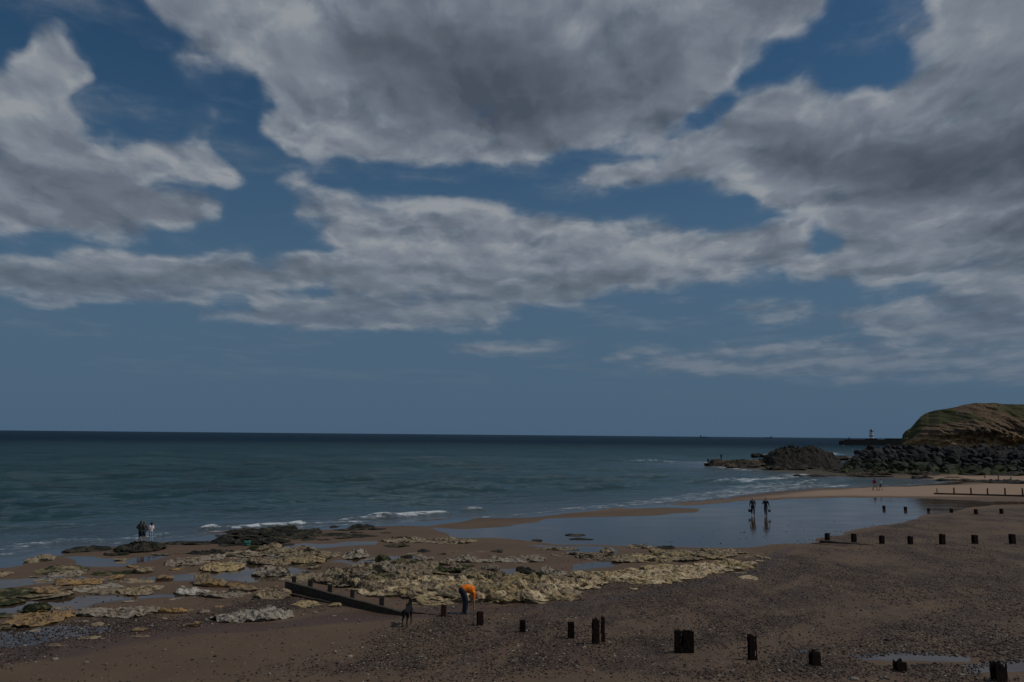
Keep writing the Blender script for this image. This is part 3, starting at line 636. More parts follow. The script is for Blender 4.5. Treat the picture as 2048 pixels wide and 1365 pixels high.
# clusters of jumbled blocks: every block its own object, sharing a few meshes
PROTO = {}
def blocks(name, poly_px, n, smin, smax, hmin, hmax, kinds, label, group, seed, rough=.8, base=None, cat='rock', flat=1., lod=.85):
    rr = random.Random(seed); xs = [p[0] for p in poly_px]; ys = [p[1] for p in poly_px]; k = 0; tries = 0; pts = []; made = []
    P = np.array(poly_px, float)
    while k < n and tries < 5000:
        tries += 1
        x, y = rr.uniform(min(xs), max(xs)), rr.uniform(min(ys), max(ys))
        if not inside(poly_px, np.array([x]), np.array([y]))[0]: continue
        p = G(x, y); s = rr.uniform(smin, smax)*(.7+.6*rr.random())
        if any((p.x-q[0])**2+((p.y-q[1])*.8)**2 < (.50*(s+q[2]))**2 for q in pts) and tries < 4200: continue
        pts.append((p.x, p.y, s)); kd = kinds(x, y, rr) if callable(kinds) else rr.choice(kinds)
        p.z = max(p.z, -.18); h = rr.uniform(hmin, hmax)*.85
        key = (kd, max(round(s*2.5)/2.5, .4), max(round(h*4)/4, .25), rr.randrange(3), rough, lod)
        if key not in PROTO:
            V, Fc = ledge_mesh(name, max(key[1], .3), max(key[1], .3)*flat*rr.uniform(.6, .95), max(key[2], .12), rr.random()*999, rough, kd, lod)
            o = mesh_obj(name, V, Fc, RM[kd]); PROTO[key] = o.data
        else:
            o = bpy.data.objects.new(name, PROTO[key]); COL.objects.link(o)
        sc0 = s/max(key[1], .3)*1.15
        o.location = (p.x, p.y, p.z-.03); o.rotation_euler = (rr.uniform(-.12, .12), rr.uniform(-.12, .12), rr.uniform(-.5, .5)+(math.pi if rr.random() < .5 else 0)); o.scale = (sc0*1.1, sc0, h/max(key[2], .12))
        o['_xy'] = (x, y); made.append((o, kd)); tag(o, label, cat, group); k += 1
    x3 = sorted(o['_xy'][0] for o, _ in made); y3 = sorted(o['_xy'][1] for o, _ in made); n_ = len(x3)
    for o, kd in made:
        x, y = o['_xy']; del o['_xy']
        hz = 'left' if x < x3[n_//3] else ('right' if x > x3[2*n_//3] else 'middle'); vz = 'back' if y < y3[n_//2] else 'front'
        o['label'] = KW[kd]+' '+label+', '+hz+' '+vz+' part'
    return pts
KW = {'yellow': 'yellow pitted', 'pale': 'pale cream', 'tan': 'tan rough', 'mixed': 'half weed-covered', 'green': 'green weedy', 'grey': 'grey', 'dark': 'dark', 'ochre': 'ochre', 'farrock': 'blackish', 'farbrown': 'brown'}
MAIN = [(598,1158),(640,1146),(720,1143),(790,1157),(900,1157),(960,1153),(1040,1161),(1095,1162),(1140,1168),(1180,1170),(1120,1180),(1150,1200),(1050,1204),(940,1207),(880,1206),(800,1196),(720,1180),(650,1166)]
def kmain(x, y, rr):
    if x < 800 and y < 1172: return rr.choice(['mixed', 'tan', 'grey', 'mixed', 'green', 'dark'])
    if y < 1164: return rr.choice(['yellow', 'mixed', 'tan', 'green'])
    return rr.choice(['yellow', 'pale', 'yellow', 'pale', 'tan', 'mixed'])
blocks('limestone_block', MAIN, 215, .32, .95, .16, .5, kmain, 'block in the big outcrop behind the orange-shirted person', 'blocks of the big yellow outcrop', 11, 1.)
blocks('pale_limestone_block', [(1162,1156),(1210,1150),(1290,1140),(1340,1134),(1420,1132),(1492,1128),(1470,1140),(1400,1150),(1320,1166),(1270,1168),(1210,1160)], 80, .45, 1.05, .16, .38, ['pale', 'pale', 'yellow'], 'block in the pointed outcrop edging the shingle', 'blocks of the pale pointed outcrop', 12, .9)
blocks('ridge_block', [(1241,1122),(1260,1112),(1340,1108),(1400,1103),(1470,1104),(1450,1114),(1380,1122),(1300,1124)], 60, .45, .95, .16, .36, ['yellow', 'tan', 'mixed'], 'block in the ridge between mirror pool and pale outcrop', 'blocks of the tan ridge', 13, .9)
blocks('pale_limestone_block', [(1100,1180),(1106,1160),(1185,1166),(1180,1178)], 8, .4, .8, .14, .3, ['pale'], 'block at the right end of the big outcrop', 'blocks at the right end of the big outcrop', 14, .8)
blocks('weedy_rock', [(449,1092),(455,1070),(500,1058),(570,1055),(580,1070),(560,1092)], 30, .6, 1.3, .14, .34, ['dark'], 'rock under wet seaweed in the bank by the surf', 'rocks of the seaweed bank', 15, 1.)
blocks('reef_block', [(474,1112),(500,1098),(640,1100),(655,1118),(600,1130),(510,1130)], 26, .4, .9, .14, .4, ['mixed', 'tan', 'green', 'grey'], 'broken block in the middle reef', 'blocks of the middle reef', 16, 1.)
blocks('reef_block', [(732,1140),(760,1122),(830,1124),(940,1130),(940,1146),(800,1148)], 22, .4, .8, .16, .4, ['mixed', 'grey', 'green'], 'block along the upper side of the big outcrop', 'weedy blocks above the big outcrop', 17, 1.)
blocks('stone_fragment', [(150,1195),(330,1195),(480,1200),(420,1230),(200,1250),(20,1290),(10,1262)], 26, .10, .28, .05, .12, ['tan', 'grey', 'ochre'], 'small broken stone among the lower-left pebbles', 'stones among the lower left pebbles', 18, .5, lod=.6)
blocks('weed_clump', [(600,1062),(760,1052),(780,1070),(640,1082)], 16, .3, .8, .08, .18, ['dark'], 'weed clump on sand beside the seaweed bank', 'weed clumps beside the seaweed bank', 25, 1.)
blocks('reef_fragment', [(350,1105),(480,1096),(500,1140),(340,1160),(180,1180),(60,1200),(40,1150)], 34, .25, .7, .1, .24, ['tan', 'ochre', 'grey', 'mixed'], 'fragment between the left ledges', 'rock fragments between the left ledges', 26, .9, lod=.6)
blocks('reef_fragment', [(650,1105),(900,1098),(1180,1104),(1200,1125),(900,1110),(700,1122)], 22, .25, .7, .08, .2, ['mixed', 'dark', 'grey'], 'fragment on the sand above the big outcrop', 'rock fragments above the big outcrop', 27, .9, lod=.6)
blocks('reef_fragment', [(1180,1165),(1300,1172),(1480,1150),(1540,1120),(1620,1085),(1480,1120),(1500,1100),(1560,1092)], 26, .12, .32, .05, .14, ['pale', 'pale', 'tan'], 'loose piece right of the pale outcrop', 'loose rock pieces at the shingle edge', 28, .6, lod=.5)
# ---------------------------------------------------------------- seaweed hank and net on the bank
p = G(498, 1090); V, Fc = ledge_mesh('net', .26, .2, .14, 5, 1.2, 'tan', .5)
tag(mesh_obj('tangled_net', V, Fc, mat('net_green', (.04, .18, .14), .6, var=.5, scale=20)), 'turquoise tangle of net lying on the dark seaweed bank', 'net').location = (p.x, p.y-.4, p.z+.16)
# ---------------------------------------------------------------- far shore: rock platform, riprap, outcrops, cliff
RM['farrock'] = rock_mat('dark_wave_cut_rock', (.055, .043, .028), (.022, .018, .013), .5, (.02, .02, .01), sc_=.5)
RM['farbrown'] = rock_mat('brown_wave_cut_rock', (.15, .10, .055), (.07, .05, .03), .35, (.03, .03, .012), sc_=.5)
FARPOLY = [(1425,932),(1500,928),(1600,930),(1680,926),(2060,940),(2060,952),(1880,951),(1760,951),(1660,949),(1560,941),(1440,934)]
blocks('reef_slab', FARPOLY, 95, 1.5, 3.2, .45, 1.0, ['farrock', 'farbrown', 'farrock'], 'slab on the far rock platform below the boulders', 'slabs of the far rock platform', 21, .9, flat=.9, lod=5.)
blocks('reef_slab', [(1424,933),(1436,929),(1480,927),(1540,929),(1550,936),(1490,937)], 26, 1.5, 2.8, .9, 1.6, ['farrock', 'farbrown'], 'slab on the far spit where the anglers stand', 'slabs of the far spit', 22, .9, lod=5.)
for a in [(1690,1750,948,954,.35,'farrock','low reef just above the sand behind the far walkers'),(1710,1790,953,958,.4,'farrock','long flat reef nearest the far walkers'),(1820,1870,951,958,.6,'farrock','flat dark slab at the head of the far sand'),(1615,1650,949,953,.25,'farrock','small reef showing in the far swash, right one'),(1585,1605,958,962,.2,'farrock','small reef showing in the far swash, left one'),(1875,1960,957,963,.3,'farrock','weedy line of rock behind the far posts, left part'),(1950,2080,958,968,.4,'farrock','weedy line of rock behind the far posts, right part'),(1890,1925,953,957,.2,'farbrown','thin strip of rock in the far bright sand'),
          (1620,1700,952,955,.2,'farrock','thin reef in the channel left of the far walkers')]:
    ledge('reef_slab', a[0], a[1], a[2], a[3], a[5], a[4], a[6], .8, lod=4.)
def P3(px, d):          # horizontal point at forward distance d below image column px (horizon row)
    r = ray(px, HY(px)); return r[0]/r[1]*d, d
def zat(px, py, d):     # height that projects to row py at forward distance d
    return CAMZ+(HY(px)-py)/F*d*1.0
def dome(name, x0, x1, skyline, base_py, d, depth, m, label, cat, seed, amp=.6, nu=90, nv=40):
    u = np.linspace(0, 1, nu); v = np.linspace(0, 1, nv); U, Vv = np.meshgrid(u, v)
    px = x0+(x1-x0)*U; top = np.interp(px, [s[0] for s in skyline], [s[1] for s in skyline])
    zt = CAMZ+(682.5+187.5+(px-1024)*math.tan(ROLL)-top)/F*(d+depth*.5)
    yy = d+depth*Vv; prof = np.clip(np.sin(np.pi*np.clip(Vv, 0, 1))*1.25, 0, 1)**.75
    xx = np.array([P3(p_, 1.)[0] for p_ in (x0+(x1-x0)*u)])[None, :]*(d+depth*.5)+0*yy
    n = fbm(xx*.35+seed, yy*.35, 2., 6)-.5+.7*(fbm(xx*1.3, yy*1.3, 5., 3)-.5); st = np.floor(fbm(xx*.25+seed, yy*.3, 4., 3)*10)/10-.45
    zz = -.4+(zt+.4)*prof*(1+0*n)+prof*amp*(n*2.2+st*1.6)
    xx = xx+amp*(noise(yy*.9, zz*.9, seed)-.5)
    o = mesh_obj(name, np.stack([xx.ravel(), yy.ravel(), zz.ravel()], 1), grid_faces(nv, nu), m, None, False)
    return tag(o, label, cat)
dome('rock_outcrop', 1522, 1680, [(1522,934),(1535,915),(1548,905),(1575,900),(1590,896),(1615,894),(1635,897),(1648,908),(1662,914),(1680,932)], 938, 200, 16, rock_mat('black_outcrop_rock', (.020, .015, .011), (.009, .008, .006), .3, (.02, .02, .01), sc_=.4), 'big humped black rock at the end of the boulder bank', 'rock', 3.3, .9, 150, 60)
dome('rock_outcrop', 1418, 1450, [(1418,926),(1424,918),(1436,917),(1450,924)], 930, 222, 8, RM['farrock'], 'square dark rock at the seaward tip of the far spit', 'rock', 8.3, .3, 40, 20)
# core of the boulder bank
def bank_z(px, t):   # t 0 front foot .. 1 crest
    crest = np.interp(px, [1655, 1690, 1720, 1760, 1900, 2048, 2400], [930, 912, 897, 893, 895, 897, 900])
    zc = CAMZ+(682.5+187.5+(px-1024)*math.tan(ROLL)-crest)/F*192.
    return .2+(zc-.2)*t
nu, nv = 80, 16; UP = np.linspace(1655, 2300, nu); TV = np.linspace(-.1, 1.5, nv); A, B = np.meshgrid(UP, TV)
dd = 172+20*B; xx = (A-1024)/F*dd*1.007; zz = np.where(B < 1, bank_z(A, np.clip(B, 0, 1)), bank_z(A, 1.))-1.0+1.0*(fbm(A*.1, B*6, 1.)-.5)
tag(mesh_obj('rubble_bank', np.stack([xx.ravel(), dd.ravel(), zz.ravel()], 1), grid_faces(nv, nu), mat('rubble_dark', (.03, .028, .024), .9, scale=2)), kind='structure')
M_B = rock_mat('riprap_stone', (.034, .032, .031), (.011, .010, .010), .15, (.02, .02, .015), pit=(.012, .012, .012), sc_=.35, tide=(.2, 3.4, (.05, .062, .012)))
def boulder_mesh(seed, sub=2):
    bm = bmesh.new(); bmesh.ops.create_icosphere(bm, subdivisions=sub, radius=1.); rr = random.Random(seed)
    for _ in range(9):
        nrm = Vector((rr.gauss(0, 1), rr.gauss(0, 1), rr.gauss(0, 1))).normalized(); dpl = rr.uniform(.42, .75)
        for v in bm.verts:
            k = v.co.dot(nrm)
            if k > dpl: v.co -= nrm*(k-dpl)
    for v in bm.verts: v.co += Vector([rr.uniform(-.035, .035) for _ in range(3)])
    me = bpy.data.meshes.new('boulder'); bm.to_mesh(me); bm.free(); me.materials.append(M_B); return me
BM = [boulder_mesh(i) for i in range(10)]
rr = random.Random(5); nb = 0
for row in range(7):
    t = (row+.2)/6.4; n = 42
    for i in range(n):
        px = 1662+(2075-1662)*(i+.5*(row % 2)+rr.uniform(-.3, .3))/n
        if px < 1662+45*t: continue
        d = 172+20*t+rr.uniform(-.8, .8); s = rr.uniform(.75, 1.45)*(1.15 if row > 3 else 1.)
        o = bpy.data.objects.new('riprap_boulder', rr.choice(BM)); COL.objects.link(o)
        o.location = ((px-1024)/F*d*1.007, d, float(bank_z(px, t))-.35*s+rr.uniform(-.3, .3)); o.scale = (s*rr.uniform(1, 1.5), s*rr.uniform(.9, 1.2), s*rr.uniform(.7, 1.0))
        o.rotation_euler = (rr.uniform(0, 6), rr.uniform(-.5, .5), rr.uniform(0, 6))
        tag(o, ('green-stained boulder at the foot' if row < 2 else 'dark boulder halfway up' if row < 5 else 'dark boulder along the crest')+' of the sea-defence bank, '+('seaward left end' if i < n*.3 else 'middle' if i < n*.65 else 'right, under the cliff'), 'boulder', 'boulders of the sea-defence bank'); nb += 1
# cliff
SKY = [(1792,892),(1794,880),(1797,869),(1804,862),(1813,857),(1823,846),(1834,834),(1845,827),(1862,822),(1880,820),(1905,815),(1925,809),(1950,807),(1985,807),(2010,809),(2048,809),(2200,806),(2500,800)]
BASE = [(1792,238),(1798,230),(1830,222),(1870,214),(1930,208),(1990,204),(2048,202),(2200,198),(2500,195)]
nu, nv = 420, 130; upx = np.concatenate([np.linspace(1792, 2070, 340), np.linspace(2075, 2500, 80)]); v = np.linspace(0, 1, nv); U, Vv = np.meshgrid(upx, v)
bd = np.interp(U, *zip(*BASE)); setb = np.interp(U, [1792, 1850, 2100, 2500], [6, 20, 17, 17]); sky_py = np.interp(U, *zip(*SKY))
hyy = 682.5+187.5+(U-1024)*math.tan(ROLL); topz = CAMZ+(hyy-sky_py)/F*(bd+setb)
FV = .62       # lower part: face, upper: plateau going back
f = np.clip(Vv/FV, 0, 1); bk = np.clip((Vv-FV)/(1-FV), 0, 1)
prof = np.where(f < .5, f*1.15, .575+(f-.5)*.85)
tz = 1.5+(topz-1.5)*prof; back = setb*np.where(f < .42, f*.25, .105+(f-.42)*1.543)
dist_ = bd+back+bk**1.5*90; xx = (U-1024)/F*1.007*dist_
n = fbm(xx*.13, tz*.13, 3., 5)-.5; n2 = fbm(xx*.55, tz*.5, 6., 4)-.5; st = np.floor(tz*.9+2*fbm(xx*.08, tz*.1, 2.))*.5 % 1
gul = np.abs(fbm(xx*.16, tz*.05, 9., 4)-.5)*2
face = (1-bk)*sstep(0, .1, f+.05)*(1-.72*sstep(.38, .75, f))
n4 = fbm(xx*1.3, tz*1.6, 11., 4)-.5; dist_ = dist_-face*(n*6.0+n2*3.6+n4*2.8+.12*st)+face*4.5*gul
# sea caves and undercuts at the foot
for cpx, cw, cz, ch_, dp in ((1846, 7, 2.5, 3.2, 5.), (2003, 26, 4.0, 4.0, 6.), (1870, 10, 3., 2., 2.), (1935, 14, 2.5, 2.2, 3.)):
    dist_ = dist_+.55*dp*np.exp(-((U-cpx)/cw)**2-((tz-cz)/ch_)**4)
tz2 = tz+(.7*n2+.5*n)*(1-.65*sstep(.9, 1, f))*sstep(0, .2, f)-bk*3.0+bk*(fbm(xx*.1, dist_*.1)-.5)*1.5
xx = (U-1024)/F*1.007*dist_
gr = sstep(.50, .80, f+.5*n)*1.
gn = fbm(xx*.15+4, tz*.17, 8., 5)
gr = np.clip(gr*sstep(.36, .54, gn+.12*(U < 1905)), 0, 1)*np.where(U < 1905, 1., .70)
gr = np.maximum(gr, bk**.2*.75)
bare = np.exp(-((U-1945)/48)**2-((f-.93)/.10)**2)
gr = np.maximum(gr, .5*sstep(.82, .97, f)); gr = gr*(1-.75*bare)
def cliff_mat():
    m = bpy.data.materials.new('cliff_rock'); m.use_nodes = True; T = NT(m.node_tree)
    P = T.n('ShaderNodeNewGeometry').outputs['Position']
    st_ = T.noise(T.v('MULTIPLY', P, (.20, .20, .55)), 1., 7, .7); n1 = T.noise(P, .22, 6, .6); n2 = T.noise(P, 1.6, 6, .7)
    z = T.n('ShaderNodeSeparateXYZ', {0: P}).outputs[2]
    rock = T.mix(T.ss(st_, .4, .6), (.56, .35, .17), (.34, .21, .11))
    rock = T.mix(T.ss(n1, .48, .62), rock, (.52, .35, .15))
    soil = T.mix(T.ss(n2, .4, .6), (.22, .145, .085), (.13, .092, .055))
    c = T.mix(T.ss(T.m('ADD', z, T.m('MULTIPLY', n1, 5.)), 9.5, 12.), rock, soil)
    c = T.mix(T.ss(n2, .50, .62, 0, .85), c, (.07, .048, .03))
    grass = T.mix(T.ss(n2, .38, .62), (.060, .078, .020), (.085, .070, .030))
    gf = T.ss(T.m('ADD', T.attr('grass'), T.m('MULTIPLY', T.m('SUBTRACT', n2, .5), .9)), .35, .6)
    c = T.mix(gf, c, grass)
    b = T.n('ShaderNodeBump', {'Height': T.m('ADD', n2, T.m('MULTIPLY', T.noise(P, 6., 4), .5)), 'Strength': 1., 'Distance': .6}).outputs[0]
    p = T.n('ShaderNodeBsdfPrincipled', {'Base Color': c, 'Roughness': .9, 'Specular IOR Level': .2, 'Normal': b}); T.n('ShaderNodeOutputMaterial', {0: p.outputs[0]})
    return m
tag(mesh_obj('cliff', np.stack([xx.ravel(), dist_.ravel(), tz2.ravel()], 1), grid_faces(nv, nu), cliff_mat(), None, False, {'grass': gr.ravel()}), kind='structure')
# ---------------------------------------------------------------- harbour pier and lighthouse
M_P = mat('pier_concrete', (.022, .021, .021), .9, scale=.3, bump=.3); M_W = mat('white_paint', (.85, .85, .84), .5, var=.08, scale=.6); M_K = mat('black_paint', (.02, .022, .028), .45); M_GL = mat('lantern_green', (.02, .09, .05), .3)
PD = 868.
def pt(px, py, d=PD): return Vector(((px-1024)/F*d*1.007, d, zat(px, py, d)))
pr = empty('harbour_pier', (pt(1740, 880).x, PD, SEA_Z))
tag(pr, 'dark stone harbour pier reaching out from behind the cliff', 'pier')
x0, x1 = pt(1675, 880).x, pt(1900, 880).x; ox = pr.location.x; zt = zat(1740, 879.5, PD)-SEA_Z
b = MB(); n = 40; secs = []
for i in range(n+1):
    x = x0+(x1-x0)*i/n; tp = min(1, .55+i*.5) if i == 0 else 1
    zz_ = zt*(.72 if i == 0 else 1.)
    secs.append([(x-1.2-ox, -6, -4), (x-ox+.0, -5, zz_), (x-ox, 6, zz_), (x-1-ox, 7, -4)])
for s_ in secs: b.V += s_
for i in range(n):
    for k in range(3): b.F.append((i*4+k, i*4+k+1, (i+1)*4+k+1, (i+1)*4+k))
b.F.append((0, 3, 2, 1)); b.obj('pier_wall', M_P, pr)
MB().box(((pt(1790, 880).x+x1)/2-ox, 5.2, zt+.75), (x1-pt(1742, 880).x, .8, 1.5)).obj('parapet', M_P, pr)
MB().box((pt(1734, 880).x-ox, 0, zt+.45), (10.5, 5, .9)).box((pt(1740, 880).x-ox, 0, zt+1.1), (4.5, 4, .5)).obj('plinth', M_P, pr)
lx = pt(1735, 880).x; lz = zt+SEA_Z+1.35; lh = empty('lighthouse', (lx, PD, lz)); tag(lh, 'white lighthouse with black bands on the harbour pier', 'lighthouse')
def lathe(prof_, n=24):
    V = []; Fc = []
    for r_, z_ in prof_:
        V += [(r_*math.cos(2*math.pi*k/n), r_*math.sin(2*math.pi*k/n), z_) for k in range(n)]
    for i in range(len(prof_)-1): Fc += [(i*n+k, i*n+(k+1) % n, (i+1)*n+(k+1) % n, (i+1)*n+k) for k in range(n)]
    Fc.append(tuple(range(n))[::-1]); Fc.append(tuple((len(prof_)-1)*n+k for k in range(n)))
    return V, Fc
rz = lambda z: 2.3-.06*z
for z0, z1, m_, nm in ((0, 1.9, M_W, 'white_band'), (1.9, 3.2, M_K, 'black_band'), (3.2, 4.9, M_W, 'white_band'), (4.9, 5.5, M_K, 'black_band'), (5.5, 7.0, M_W, 'white_band')):
    V, Fc = lathe([(rz(z0), z0+.002), (rz(z1), z1)]); mesh_obj(nm, V, Fc, m_, lh, False)
V, Fc = lathe([(2.2, 7.), (2.2, 7.25)]); gal = mesh_obj('gallery', V, Fc, M_K, lh)
rl = MB()
for k in range(12):
    a = k*math.pi/6; rl.tube([(2.1*math.cos(a), 2.1*math.sin(a), 7.25), (2.1*math.cos(a), 2.1*math.sin(a), 8.1)], .04, 5)
rl.tube([(2.1*math.cos(k*math.pi/12), 2.1*math.sin(k*math.pi/12), 8.1) for k in range(25)], .05, 5); rl.obj('railing', M_K, gal)
V, Fc = lathe([(1.1, 7.25), (1.1, 8.9)]); mesh_obj('lantern_room', V, Fc, M_GL, lh)
V, Fc = lathe([(1.35, 8.9), (.9, 9.5), (.25, 9.9), (.08, 10.), (.06, 10.8)]); mesh_obj('lantern_roof', V, Fc, M_GL, lh)
MB().box((0, -2.02, 1.0), (.9, .2, 1.8)).obj('door', M_K, lh)
q = pt(1690, 879.5); e = empty('harbour_beacon', (q.x, PD-1, zt+SEA_Z)); tag(e, 'squat dark light beacon near the outer end of the pier', 'beacon')
MB().tube([(0, 0, 0), (0, 0, 1.4)], [.75, .6], 10).obj('post', M_K, e); MB().tube([(0, 0, 1.4), (0, 0, 2.2), (0, 0, 2.5)], [.5, .45, .1], 10).obj('lamp_housing', M_K, e)
# ships
M_S = mat('ship_grey', (.06, .07, .085), .6, scale=.05, var=.1); M_S2 = mat('ship_superstructure', (.22, .24, .26), .6, scale=.05, var=.1)
def ship(px, L_, hull_h, label, stern=-1, mast=True):
    d = 6000.; o = empty('cargo_ship', ((px-1024)/F*1.007*d, d, SEA_Z)); tag(o, label, 'ship', 'ships on the horizon')
    V = []; 
    st_ = [(-.5, .35), (-.47, .8), (-.3, 1), (.3, 1), (.43, .7), (.5, .04)]
    for t, w_ in st_: V += [(t*L_, -w_*L_*.075, hull_h*(1.15 if t > .4 else 1)), (t*L_*.97, -w_*L_*.06, -1), (t*L_*.97, w_*L_*.06, -1), (t*L_, w_*L_*.075, hull_h*(1.15 if t > .4 else 1))]
    Fc = []
    for i in range(5):
        for k in range(4): Fc.append((i*4+k, i*4+(k+1) % 4, (i+1)*4+(k+1) % 4, (i+1)*4+k))
    Fc += [(0, 1, 2, 3), (20, 23, 22, 21)]
    mesh_obj('hull', V, Fc, M_S, o)
    MB().box((stern*.36*L_, 0, hull_h+3.), (L_*.13, L_*.1, 6)).box((stern*.36*L_, 0, hull_h+7.2), (L_*.09, L_*.12, 2.4)).obj('superstructure', M_S2, o)
    MB().tube([(stern*.42*L_, 0, hull_h+5), (stern*.42*L_, 0, hull_h+12)], [1.6, 1.3], 8).obj('funnel', M_S, o)
    m_ = MB()
    for t in ((.0, .25) if mast else (.1,)): m_.tube([(t*L_, 0, hull_h), (t*L_, 0, hull_h+(9 if mast else 4))], .5, 5)
    m_.obj('mast', M_S, o)
    return o
ship(1404, 60, 4., 'far ship with a tall mast and funnel, left of the two on the horizon').scale = (1, 1, 1.25)
ship(1531, 62, 5.5, 'far low-decked ship, right of the two on the horizon', 1, False)
# ---------------------------------------------------------------- piles
def rust_mat(name, A, B):
    m = bpy.data.materials.new(name); m.use_nodes = True; T = NT(m.node_tree)
    P = T.n('ShaderNodeNewGeometry').outputs['Position']; n1 = T.noise(P, 9., 6, .65); n2 = T.noise(T.v('MULTIPLY', P, (1, 1, .25)), 30., 5, .7)
    c = T.mix(T.ss(n1, .35, .65), A, B); c = T.mix(T.ss(n2, .5, .7, 0, .7), c, tuple(x*.35 for x in A))
    b = T.n('ShaderNodeBump', {'Height': n2, 'Strength': .8, 'Distance': .02}).outputs[0]
    T.n('ShaderNodeOutputMaterial', {0: T.n('ShaderNodeBsdfPrincipled', {'Base Color': c, 'Roughness': .85, 'Specular IOR Level': .25, 'Normal': b}).outputs[0]})
    return m
M_R = rust_mat('rusted_steel', (.032, .013, .009), (.012, .006, .005)); M_C = rust_mat('weathered_concrete', (.085, .072, .056), (.05, .04, .03)); M_T = rust_mat('dark_timber', (.075, .058, .044), (.035, .028, .021)); M_RC = rust_mat('rust_brown_pile', (.12, .062, .04), (.05, .028, .02))
def plate(name, w, h, th, M, mat_, parent, seed, holes=(), rag=.08, nx=7, nz=12):
    rr = random.Random(seed); V = []; Fc = []; hs = [h+rr.uniform(-1, .3)*rag for _ in range(nx+1)]
    for s in (0, 1):
        for i in range(nx+1):
            for k in range(nz+1):
                edge = .012*rr.uniform(-1, 1) if i in (0, nx) else 0
                p = M @ Vector((-w/2+w*i/nx+edge, (s-.5)*th+rr.uniform(-1, 1)*.003, -.3+(hs[i]+.3)*k/nz)); V.append(tuple(p))
    n1 = (nx+1)*(nz+1); idx = lambda s, i, k: s*n1+i*(nz+1)+k
    solid = lambda i, k: 0 <= i < nx and 0 <= k < nz and (i, k) not in holes
    for i in range(nx):
        for k in range(nz):
            if not solid(i, k): continue
            Fc.append((idx(0, i, k), idx(0, i+1, k), idx(0, i+1, k+1), idx(0, i, k+1))); Fc.append((idx(1, i, k), idx(1, i, k+1), idx(1, i+1, k+1), idx(1, i+1, k)))
            if not solid(i-1, k): Fc.append((idx(0, i, k), idx(0, i, k+1), idx(1, i, k+1), idx(1, i, k)))
            if not solid(i+1, k): Fc.append((idx(0, i+1, k), idx(1, i+1, k), idx(1, i+1, k+1), idx(0, i+1, k+1)))
            if not solid(i, k+1): Fc.append((idx(0, i, k+1), idx(0, i+1, k+1), idx(1, i+1, k+1), idx(1, i, k+1)))
            if not solid(i, k-1): Fc.append((idx(0, i, k), idx(1, i, k), idx(1, i+1, k), idx(0, i+1, k)))
    return mesh_obj(name, V, Fc, mat_, parent)
def pile(px, by, wp, hp, label, group, seed, m_=M_R, holes=(), rag=.07, rot=.12, deep=1., simple=False, name='steel_pile'):
    p = G(px, by); k = p.y/F; w, h = wp*k, hp*k
    o = empty(name, p, rot); tag(o, label, 'post', group); dz = w*deep
    nx, nz = (7, 12) if not simple else (4, 3)
    plate('flange', w, h, .022, Matrix.Translation((0, -dz/2, 0)), m_, o, seed, holes, rag, nx, nz)
    plate('flange', w, h, .022, Matrix.Translation((0, dz/2, 0)), m_, o, seed+1, (), rag, nx, nz)
    plate('web', dz-.024, h*.97, .022, Matrix.Rotation(math.pi/2, 4, 'Z'), m_, o, seed+2, (), rag, nx, nz)
    return o
NR_ = 'rusty piles of the near groyne row'
PN = [(817,1226,9,18,'short pile right behind the black dog',M_RC,()), (887,1233,10,22,'brown pile left of the orange-shirted person',M_RC,()), (960,1251,11,26,'black pile right of the orange-shirted person',M_R,()), (1045,1264,11,22,'short black pile, second right of the orange-shirted person',M_R,()),
 (1142,1277,12,30,'plain black pile just left of the tall pair',M_R,()), (1191.5,1288,12,47,'tall thick pile of the split pair, with a bolt hole',M_R,((2,8),(5,3))), (1206,1284,6,47,'tall thin pile of the split pair',M_R,()),
 (1356,1305,12,42,'narrow pile of the wide close-set pair',M_R,((2,11),(2,9),(5,8))), (1376,1305,20,41,'broad pile of the wide close-set pair',M_R,((1,8),)), (1505,1320,14,46,'lone tall pile with two holes in its top',M_R,((2,10),(4,10),(5,6),(5,5))),
 (1630,1331,17,27,'squat ragged pile standing in a small puddle',M_R,()), (1800,1342,19,20,'lowest ragged pile in the grey puddle',M_R,((3,11),)), (1998,1362,22,36,'big ragged pile at the bottom right corner',M_R,((2,11),(2,10),(5,11)))]
for i, (a, b_, c, d, l, m_, ho) in enumerate(PN): pile(a, b_, c, d, l, NR_, 40+i*3, m_, ho, .09 if i > 4 else .03, rot=random.Random(i).uniform(-.1, .35), deep=.8)
P2 = [(1655,1082,7,15),(1708,1085,7.5,17),(1764,1088,7.5,16),(1821,1089,7.5,16),(1885,1089,8.5,20),(1950,1088,8.5,17),(2025,1088,9,19)]
W2 = ['leftmost, at the end of the sunken board', 'second from left, over the sunken board', 'third from left', 'fourth from left, white stone at its foot', 'fifth from left and tallest', 'sixth from left', 'nearest the right edge']
for i, (a, b_, c, d) in enumerate(P2): pile(a, b_, c, d, 'middle-row pile, '+W2[i], 'piles of the middle groyne row', 90+i*3, M_R, rag=.04, deep=.9, simple=True)
P3_ = [(1768,1019,4,7),(1811,1021,4.2,7),(1857,1023,3.6,6),(1903,1026,4.2,8),(1952,1029,4.6,10),(2003,1028,4.8,10)]
W3 = ['first and farthest out in the wet sand', 'second, in the mirror pool', 'third and shortest', 'fourth', 'fifth, at the shingle edge', 'sixth, nearest the right edge']
for i, (a, b_, c, d) in enumerate(P3_): pile(a, b_, c, d, 'stub pile in the pool row, '+W3[i], 'stub piles across the mirror pool', 120+i*3, M_R, rag=.02, simple=True)
